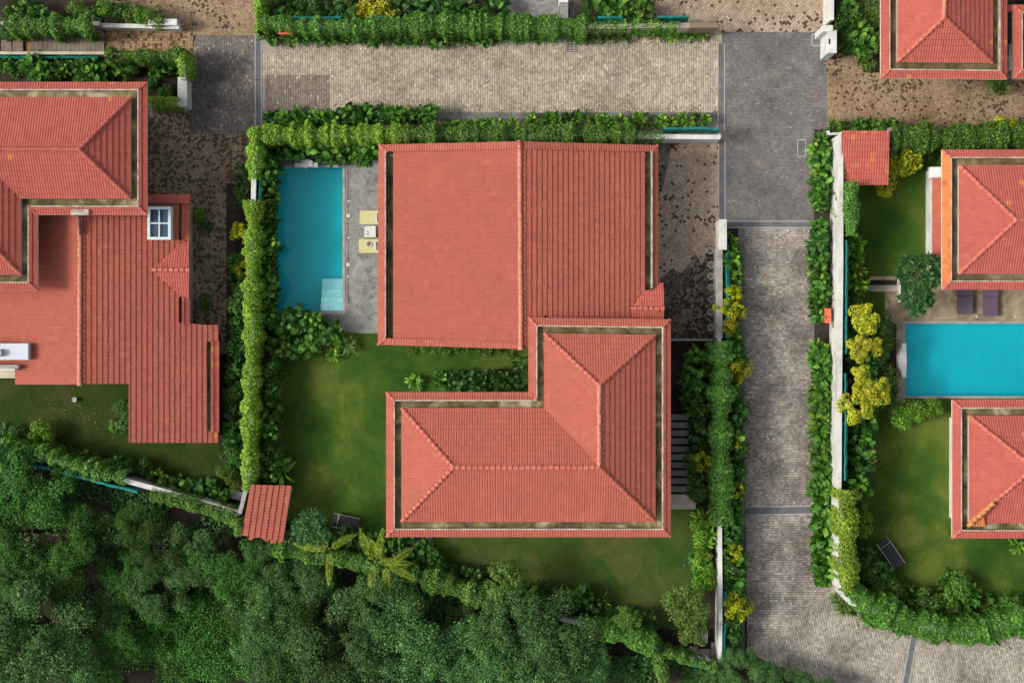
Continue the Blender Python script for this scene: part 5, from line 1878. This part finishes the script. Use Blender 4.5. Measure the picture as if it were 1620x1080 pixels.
# below the tan road
bed(['broad', 'lance_mid'], [(420, 190), (680, 178)], 14, 16, 'broad leaved plant under the left half of the tan road', top=1.5, jit=4)
bed(['deep', 'broad'], [(545, 176), (680, 180)], 22, 18, 'tall broad leaved plant at the edge of the tan road', top=1.8, jit=4)
bed(['lance'], [(700, 196), (820, 195)], 17, 13, 'short bright leaved plant under the middle of the tan road', top=1.1, jit=3)
bed(['lance', 'lance_mid'], [(830, 188), (1130, 190)], 15, 15, 'long leaved plant under the right half of the tan road', top=1.4, jit=4)
plant('bush', 975, 208, 20, 'feathery green shrub above the right end of the ridged roof', top=2.7)
# around the left pool
bed(['deep', 'broad'], [(425, 235), (450, 240), (470, 232)], 17, 16, 'dark broad leaved plant in the top left corner of the pool', top=1.6)
bed(['broad'], [(500, 236), (595, 232)], 13, 19, 'broad leaved plant along the wall above the pool deck', top=1.8, jit=7)
bed(['broad', 'deep'], [(520, 250), (590, 246)], 18, 17, 'broad leaved plant overhanging the top of the pool deck', top=1.3, jit=5)
bed(['broad', 'deep', 'broad'], [(421, 262), (421, 500)], 10, 17, 'broad leaved plant along the left side of the pool', top=2.3, jit=4)
bed(['broad', 'deep'], [(425, 505), (500, 512), (535, 535)], 11, 21, 'big leaved plant in the clump below the left pool', top=1.7, jit=8)
bed(['broad', 'deep'], [(430, 545), (500, 558)], 15, 18, 'big leaved plant below the clump under the pool', top=1.3, jit=6)
plant('strap', 545, 545, 24, 'spiky dark strap leaved clump near the pool corner of the lawn', top=1.1)
plant('lance', 524, 560, 16, 'bright lance leaved plant at the edge of the lawn', top=.9)
bed(['broad', 'deep', 'bush_deep'], [(424, 570), (424, 700), (430, 750)], 12, 19, 'leafy plant at the left edge of the main lawn', top=2.2, jit=4)
plant('banana', 420, 735, 26, 'banana like plant above the small tilted canopy', top=2.2)
plant('banana', 445, 752, 24, 'long leaved banana like plant touching the canopy roof', top=2.0)
# left of the long hedge
bed(['bush_deep', 'deep'], [(378, 260), (382, 330)], 22, 14, 'dark plant between the pool wall and brown drive', top=1.0)
bed(['deep', 'bush_deep', 'bush'], [(378, 455), (376, 560), (368, 640), (368, 740)], 13, 20, 'dense shrub left of the long lime hedge', top=2.0, jit=6)
plant('golden', 377, 368, 17, 'upper golden shrub left of the long lime hedge', top=1.9)
plant('golden', 380, 425, 15, 'lower golden shrub left of the long lime hedge', top=1.7)
bed(['lance_mid', 'lance_mid'], [(375, 400), (372, 450)], 16, 17, 'long leaved plant between the golden shrubs and the brown drive', top=1.4)
bed(['bush_bright', 'bush_deep'], [(312, 325), (318, 370)], 24, 13, 'small shrub at the right side of the skylight roof', top=1.3)
bed(['bush_deep', 'strap'], [(312, 460), (322, 495)], 26, 15, 'spindly shrub beside the stepped roof of the left villa', top=1.0)
# below left villa
bed(['deep', 'broad', 'bush_deep'], [(-5, 690), (30, 700), (95, 722), (160, 738), (230, 750)], 20, 19, 'leafy shrub in the bed below the left villa', top=1.5, jit=6)
plant('bush_bright', 58, 690, 22, 'pale green shrub standing out in the bed below the left villa', top=2.1)
bed(['deep', 'broad'], [(235, 758), (300, 775), (350, 792)], 20, 20, 'broad leaved plant inside the boundary wall near the tilted canopy', top=1.3, jit=5)
bed(['bush_deep', 'bush'], [(345, 745), (372, 770)], 18, 19, 'dense green shrub left of the tilted canopy', top=1.9)
bed(['deep', 'bush_deep'], [(196, 625), (196, 680)], 22, 15, 'shrub left of the lowest roof', top=1.0)
plant('broad', 182, 675, 14, 'pale leaved plant alone on the grass left of the lowest roof', top=.7)
# top left
bed(['broad', 'deep', 'broad'], [(5, 100), (150, 112)], 12, 19, 'large leaved plant in the bed above the left villa', top=1.6, jit=8)
bed(['broad', 'bush', 'lance_mid'], [(165, 102), (285, 108)], 16, 16, 'mixed green plant in the bed above the left villa', top=1.4, jit=7)
bed(['deep', 'bush_deep'], [(230, 130), (272, 145)], 20, 14, 'dark plant left of the long white pillar', top=.9)
bed(['broad', 'deep'], [(10, 15), (65, 18)], 18, 17, 'large leaved plant at the top left corner', top=1.7, jit=7)
bed(['bush', 'bush_bright', 'bush_deep'], [(105, 22), (180, 10), (215, 20), (250, 22)], 22, 18, 'feathery shrub above the thin white wall at the top left', top=2.0, jit=5)
# passage and lane bed
bed(['deep', 'bush_deep', 'broad'], [(1103, 560), (1106, 690), (1110, 790)], 15, 19, 'dark shrub in the passage beside the central villa', top=2.2, jit=5)
bed(['lance_mid', 'broad', 'lance'], [(1158, 378), (1160, 480)], 9, 18, 'leafy plant in the lane bed beside the bare grey wall', top=2.0, jit=3)
bed(['broad', 'bush_deep', 'deep'], [(1164, 520), (1164, 820)], 12, 19, 'green plant in the lane bed beside the thick hedge', top=2.0, jit=4)
bed(['deep', 'broad', 'bush_deep'], [(1162, 830), (1164, 1020)], 12, 20, 'green lane bed plant beside the whitewashed wall', top=2.0, jit=4)
for x, y, r, s in ((1150, 492, 22, 'largest golden shrub beside the bare grey wall'), (1160, 465, 13, 'small golden shrub just above the largest one at the grey wall'), (1172, 490, 10, 'tiny golden tuft reaching over the lane cobbles'), (1152, 518, 12, 'golden tuft at the lower end of the bare grey wall'),
                    (1160, 585, 22, 'golden shrub on the hedge left of the lane, upper'), (1140, 620, 15, 'yellow green shrub on the thick hedge under the upper golden one'), (1108, 728, 18, 'golden shrub in the passage beside the dark steps'),
                    (1166, 778, 13, 'bright golden shrub just above the dark strip across the lane'), (1163, 705, 9, 'small golden tuft by the lane halfway down'), (1160, 878, 15, 'golden shrub left of the lane below the dark strip'), (1164, 968, 20, 'lowest golden shrub left of the lane')):
    plant('golden', x + 7, y, r, s, top=3.0)
bed(['bush_bright', 'lance', 'bush_bright'], [(1118, 815), (1118, 930)], 14, 17, 'bright green shrub inside the whitewashed wall', top=1.7, jit=5)
bed(['lance', 'broad'], [(1108, 840), (1108, 930)], 30, 13, 'bright leaved plant at the right edge of the lower lawn', top=1.2, jit=4)
# lower garden
bed(['broad', 'deep'], [(480, 840), (505, 850), (590, 858), (650, 868), (700, 888)], 15, 17, 'broad leaved plant along the boundary below the main lawn', top=1.4, jit=7)
bed(['deep', 'bush_deep'], [(640, 880), (700, 905), (760, 920)], 18, 18, 'dark plant between the boundary hedge and the lower lawn', top=1.3, jit=6)
bed(['deep', 'banana', 'strap'], [(830, 935), (900, 950), (970, 965)], 22, 20, 'dark arching plant at the lower edge of the worn lawn', top=1.6, jit=6)
bed(['bush_deep', 'deep'], [(860, 960), (940, 972), (1040, 990)], 22, 17, 'dark shrub just inside the lower boundary hedge', top=1.4, jit=6)
bed(['strap', 'deep'], [(1065, 1005), (1090, 1000)], 18, 15, 'strap leaved plant by the lower slatted seat', top=1.0)
# between the roofs
bed(['broad', 'deep'], [(690, 603), (830, 603)], 15, 17, 'big leaved plant in the row above the L shaped roof', top=1.3, jit=4)
plant('lance', 655, 605, 17, 'spiky bright plant at the left end of the row above the L shaped roof', top=.9)
bed(['strap'], [(645, 552), (815, 556)], 17, 11, 'grassy tuft under the lower edge of the ridged roof', top=.7, jit=3)
plant('deep', 825, 575, 18, 'dark plant in the corner between the two central roofs', top=1.3)
# right of the lane
bed(['lance_mid', 'broad', 'lance'], [(1302, 215), (1300, 330)], 11, 18, 'leafy plant at the foot of the white wall, upper stretch', top=1.4, jit=3)
bed(['broad', 'deep'], [(1300, 350), (1298, 500)], 11, 18, 'round leaved plant at the foot of the white wall, middle stretch', top=1.4, jit=3)
bed(['lance_mid', 'lance', 'broad'], [(1300, 545), (1304, 740)], 10, 19, 'lance leaved plant at the foot of the white wall, lower stretch', top=1.4, jit=3)
bed(['lance_mid', 'broad'], [(1304, 745), (1308, 925)], 10, 20, 'green plant left of the lowest white wall stretch', top=1.5, jit=4)
bed(['lance_mid', 'strap'], [(1320, 945), (1345, 965), (1400, 985), (1480, 1008), (1560, 1012), (1630, 990)], 17, 16, 'spiky plant fringing the bend of the lane', top=1.2, jit=3)
bed(['lance', 'lance_mid'], [(1358, 375), (1362, 460)], 11, 20, 'bright lance leaved plant behind the teal screen', top=2.6, jit=4)
plant('golden', 1434, 247, 26, 'large golden shrub right of the square canopy', top=2.2)
plant('golden', 1409, 262, 14, 'small golden shrub touching the square canopy', top=2.3)
plant('golden', 1408, 290, 15, 'small golden shrub under the square canopy corner', top=1.6)
bed(['golden'], [(1575, 200), (1620, 192)], 22, 16, 'golden shrub in the hedge above the right villa', top=2.4)
bed(['bush_deep', 'deep'], [(1440, 262), (1470, 240)], 18, 12, 'dark plant between the golden shrub and the right villa', top=1.0)
tree(1366, 503, 31, 4.0, 'golden shrub behind the white wall, highest of the wall group', crown=random.choice(PROT['golden']))
plant('lance', 1356, 485, 14, 'yellow green plant above the golden shrubs of the white wall', top=2.4)
tree(1366, 550, 35, 4.0, 'round golden shrub behind the white wall, middle of the group', crown=random.choice(PROT['golden']))
tree(1362, 603, 33, 4.0, 'golden shrub behind the white wall, upper of the lowest cluster', crown=random.choice(PROT['golden']))
tree(1380, 617, 37, 4.0, 'golden shrub behind the white wall, right of the lowest cluster', crown=random.choice(PROT['golden']))
tree(1350, 642, 37, 4.0, 'golden shrub spilling over the white wall, lowest of the cluster', crown=random.choice(PROT['golden']))
plant('bush_deep', 1405, 515, 20, 'dark shrub left of the wide pool, upper', top=1.6)
plant('strap', 1408, 540, 22, 'dark spiky plant left of the wide pool spout', top=1.5)
bed(['strap', 'bush_deep'], [(1410, 580), (1410, 640)], 20, 21, 'dark spiky shrub below the spout left of the wide pool', top=1.5)
bed(['bush', 'bush_bright'], [(1425, 655), (1490, 648)], 19, 20, 'light green bushy shrub below the wide pool', top=1.7, jit=4)
bed(['broad', 'deep'], [(1363, 670), (1370, 700), (1358, 760), (1362, 800)], 13, 22, 'broad leaved plant behind the teal screen of the lower white wall', top=2.6, jit=5)
for x, y, r, s in ((1378, 700, 20, 'pink flowering shrub behind the white wall, upper'), (1382, 735, 17, 'pink flowering shrub behind the white wall, lower')):
    o = plant('bush_deep', x, y, r, s, top=2.0)
    n = 26
    d = unit(rng.normal(size=(n, 3))); d[:, 2] = np.abs(d[:, 2])
    pos = d * np.array([.8, .8, .95]) * rng.uniform(.8, 1, n)[:, None]
    for q_ in pos:
        pp_ = np.repeat(q_[None], 7, 0) + rng.normal(0, .05, (7, 3))
        V, F = leaf_quads(pp_, unit(rng.normal(0, .4, (7, 3)) + np.array([0, 0, 1])), .17)
        fo = bpy.data.objects.new('flower_cluster', np_mesh('flower_cluster', V, F, M['pink'], 4)); COL.objects.link(fo); fo.parent = o
plant('bush_bright', 1373, 832, 23, 'round light green shrub left of the slanting dark lounger', top=2.2)
bed(['deep', 'bush_deep'], [(1362, 870), (1385, 905), (1410, 925)], 20, 18, 'dark leaved plant around the slanting dark lounger', top=1.4)
bed(['bush', 'bush_bright', 'lance_mid'], [(1375, 915), (1430, 945), (1490, 962), (1540, 965)], 17, 21, 'green shrub inside the curved garden wall', top=1.9, jit=7)
bed(['strap', 'bush', 'lance_mid'], [(1500, 925), (1540, 940), (1580, 962), (1625, 950)], 18, 20, 'spiky shrub at the lower right edge of the right lawn', top=1.6, jit=6)
bed(['bush', 'lance'], [(1608, 862), (1625, 868)], 14, 14, 'small green plant at the lower edge of the lower right villa', top=1.2)
# beside the top right villa
bed(['broad', 'bush', 'bush_deep', 'broad'], [(1338, 8), (1370, 25), (1350, 60), (1372, 68), (1330, 30)], 15, 21, 'dense green shrub left of the top right villa', top=2.4, jit=6)
bed(['bush', 'broad', 'bush_deep'], [(1385, 2), (1384, 70)], 20, 19, 'green shrub squeezed against the top right villa', top=1.8)
bed(['lance_mid', 'strap'], [(1382, 85), (1384, 105)], 14, 12, 'grassy plant in the notch under the top right villa', top=1.0)
bed(['bush', 'broad'], [(1565, 135), (1600, 138)], 17, 14, 'green shrub under the lower eave of the top right villa', top=1.2)
bed(['lance_mid', 'broad'], [(1320, 196), (1420, 198)], 18, 14, 'leafy plant along the top of the square canopy', top=1.3, jit=3)
bed(['bush', 'bush_deep'], [(1420, 225), (1620, 222)], 22, 16, 'shrub on the lower side of the hedge above the right villa', top=1.9, jit=4)

bed(['bush', 'broad', 'bush_bright'], [(1356, 478), (1364, 560), (1372, 660)], 13, 20, 'green undershrub between the golden shrubs and the wide pool', top=1.9, jit=7)
bed(['bush_deep', 'broad'], [(1388, 520), (1392, 650)], 24, 17, 'dark low shrub right of the golden shrub group', top=1.2, jit=4)
# frangipani and garden trees
FR = PROT['frangi']
tree(1452, 432, 42, 4.2, 'frangipani tree with rosettes of long leaves at the right villa corner', crown=FR[0])
tree(1446, 472, 34, 3.6, 'lower frangipani tree overhanging the corner of the wide pool', crown=FR[1])
tree(494, 836, 36, 3.6, 'frangipani tree right of the small tilted canopy', crown=FR[0])
tree(795, 914, 30, 4.0, 'small round tree at the lower left corner of the worn lawn', small=True)
tree(1085, 955, 34, 3.8, 'small bright tree at the lower right of the worn lawn', small=True)
tree(1092, 995, 26, 3.0, 'small tree next to the slatted seat in the lower garden', small=True)
tree(990, 975, 22, 2.8, 'small tree at the middle of the lower boundary hedge', small=True)
# palms
for x, y, an_, s in ((522, 868, [0.65, 3.05, 4.75, 2.2], 'young palm with yellow green fronds, left of the two'), (594, 888, [1.25, 2.2, 4.4, 0.1], 'young palm with yellow green fronds, middle clump'), (612, 892, [0.45, 4.6, 2.0, 5.9], 'young palm with yellow green fronds, right clump')):
    c = P(x, y, 3)
    t_ = thing('palm_tree', s, 'palm', (c.x, c.y, ground_z(c.x, c.y)))
    cr_ = bpy.data.objects.new('crown', palm_mesh('palm_crown', M['leaf_palm'], an_, 2.0)); COL.objects.link(cr_); cr_.parent = t_; cr_.location = (0, 0, .9)
    MB().tube((c.x, c.y, t_.location.z), (c.x, c.y, t_.location.z + 3.2), .10, .06).build('trunk', M['bark'], t_)

# ================================================================== FOREST BELOW THE WALL
FOREST = [(38, 770, 72, 3.6), (118, 845, 52, 2.6), (30, 850, 62, 2.6), (88, 905, 55, 1.6), (15, 925, 45, 1.2), (50, 1000, 78, 3.2), (100, 1050, 52, 2.2), (15, 1075, 55, 2.6),
          (212, 832, 34, 2.4), (246, 872, 44, 2.4), (300, 880, 46, 2.2), (335, 905, 50, 2.2), (195, 925, 46, 0.4), (250, 935, 46, 0.8), (160, 985, 48, 0.2), (190, 1010, 40, 0.6), 
          (150, 1075, 40, 0.4), (380, 945, 44, 2.0), (395, 905, 45, 2.4), (440, 885, 44, 2.4), (470, 925, 50, 2.2), (425, 965, 55, 2.6), (425, 1035, 50, 2.4),
          (470, 1010, 66, 2.6), (455, 1075, 55, 2.2), (545, 1030, 80, 4.0), (612, 965, 56, 3.4), (640, 1020, 70, 3.6), (590, 1085, 60, 3.4), (680, 1065, 50, 2.6), (545, 960, 36, 1.6),
          (760, 1030, 58, 3.2), (820, 1000, 68, 4.0), (880, 1010, 62, 3.8), (850, 1065, 66, 3.6), (920, 1055, 45, 2.6), (770, 1090, 50, 2.8), (735, 985, 30, 1.2), (985, 1075, 34, 0.0), (1105, 1090, 30, 0.4),
          (1172, 1062, 36, 2.6), (1215, 1078, 34, 2.4), (1262, 1090, 32, 2.2), (1140, 1085, 30, 2.2), (1300, 1105, 34, 2.4), (-20, 800, 50, 2.8), (-25, 1010, 60, 3.0)]
for x, y, r, zt_ in FOREST:
    if x > 1100: lab, gp = 'dark green tree crown below the bottom end of the lane', 'trees below the lane'
    elif x < 190: lab, gp = 'dark forest tree at the far left', 'forest trees at the lower left'
    elif x < 520: lab, gp = 'green forest tree below the tilted canopy', 'forest trees below the canopy'
    elif x < 710: lab, gp = 'grey green forest tree below the palms', 'forest trees below the palms'
    else: lab, gp = 'grey green forest tree below the worn lawn', 'forest trees below the lawn'
    tree(x, y, r * 1.06, zt_, lab, gp, crown=CROWNS[3 + random.randrange(3)] if 520 < x < 950 or x > 1100 else None)

# low bright thicket in the clearing
for k in range(44):
    a_ = random.uniform(0, 6.28); q_ = math.sqrt(random.random())
    plant(random.choice(['thicket', 'thicket2']), 300 + 110 * q_ * math.cos(a_), 1020 + 62 * q_ * math.sin(a_), 30, 'low bright thicket bush in the forest clearing', 'bush', 'thicket bushes in the forest clearing', z=-2.4, top=2.2, name='thicket_bush')
# fallen leaves under the hedges, on the drives and the lane
lp = []
for (x0, y0, x1, y1, sd, cnt_) in ((415, 66, 1140, 66, 7, 420), (415, 172, 1140, 176, 7, 420), (1180, 370, 1184, 1020, 5, 260), (1288, 370, 1292, 900, 6, 420), (1330, 985, 1620, 1025, 8, 260), (240, 180, 380, 500, 45, 1100),
                               (1050, 240, 1120, 530, 26, 320), (550, 270, 590, 520, 20, 160), (1310, 190, 1620, 190, 7, 220), (460, 560, 470, 800, 16, 260), (700, 870, 1080, 930, 26, 420), (60, 640, 190, 680, 26, 300), (1390, 700, 1400, 900, 22, 240)):
    for _ in range(cnt_):
        t_ = random.random()
        q = P(x0 + (x1 - x0) * t_ + random.gauss(0, sd * .7), y0 + (y1 - y0) * t_ + random.gauss(0, sd * .7))
        lp.append((q.x, q.y, .035 + random.random() * .01))
lp = np.array(lp)
V, F = leaf_quads(lp, unit(rng.normal(0, .12, (len(lp), 3)) + np.array([0, 0, 1])), .085)
o = bpy.data.objects.new('leaf_litter', np_mesh('leaf_litter', V, F, mat_leaf('dry_leaf', (0.05, 0.03, 0.012), (0.17, 0.12, 0.04), (0.30, 0.24, 0.06)), 4))
COL.objects.link(o); o['kind'] = 'stuff'; o['label'] = 'dry fallen leaves on the paving and grass'; o['category'] = 'leaf litter'
# undergrowth on the slope
n = 60000
pos = []
while len(pos) < n:
    x, y = random.uniform(-40, 1180), random.uniform(700, 1100)
    d = y - yw(x)
    if d < 8: continue
    if math.sin(x * .045 + 1) * math.sin(y * .06) + random.uniform(-.5, .5) < -.15: continue
    q = P(x, y, 0); gz = ground_z(q.x, q.y)
    q = P(x, y, gz)
    pos.append((q.x, q.y, gz + abs(random.gauss(0, .25)) + .05))
pos = np.array(pos)
V, F = leaf_quads(pos, unit(rng.normal(0, .45, (n, 3)) + np.array([0, 0, 1])), .22)
o = bpy.data.objects.new('undergrowth', np_mesh('undergrowth', V, F, M['undergrowth'], 4))
COL.objects.link(o); o['kind'] = 'stuff'; o['label'] = 'dark low undergrowth on the forest slope'; o['category'] = 'undergrowth'

# ================================================================== LABELS: place endings inside each group
ORD = ['first', 'second', 'third', 'fourth', 'fifth', 'sixth', 'seventh', 'eighth', 'ninth', 'tenth', 'eleventh', 'twelfth', 'thirteenth', 'fourteenth',
       'fifteenth', 'sixteenth', 'seventeenth', 'eighteenth', 'nineteenth', 'twentieth', 'twenty-first', 'twenty-second', 'twenty-third', 'twenty-fourth', 'twenty-fifth', 'twenty-sixth']


def finish(lab, items, group):
    n = len(items)
    if n == 1:
        items[0][0]['label'] = lab
        return
    xs = [i[1] for i in items]; ys = [i[2] for i in items]
    horiz = (max(xs) - min(xs)) > (max(ys) - min(ys))
    items.sort(key=lambda i: i[1] if horiz else i[2])
    for k, (o, _, _) in enumerate(items):
        o['group'] = group
        full = f'{lab}, {ORD[min(k, 25)]} from the {"left" if horiz else "top"}'
        o['label'] = full if len(full.split()) <= 16 and n <= 26 else lab


for lab, items in PLANTED.items():
    if 'forest' in lab:
        for row, lo, hi in (('upper row', 0, 900), ('middle row', 900, 985), ('lower row', 985, 1040), ('bottom row', 1040, 2000)):
            sub_ = [i for i in items if lo <= i[2] < hi]
            if sub_: finish(f'{lab}, {row}', sub_, items[0][0].get('group', lab))
    else:
        if len(items) > 1 or 'group' in items[0][0]:
            finish(lab, items, items[0][0].get('group', lab))
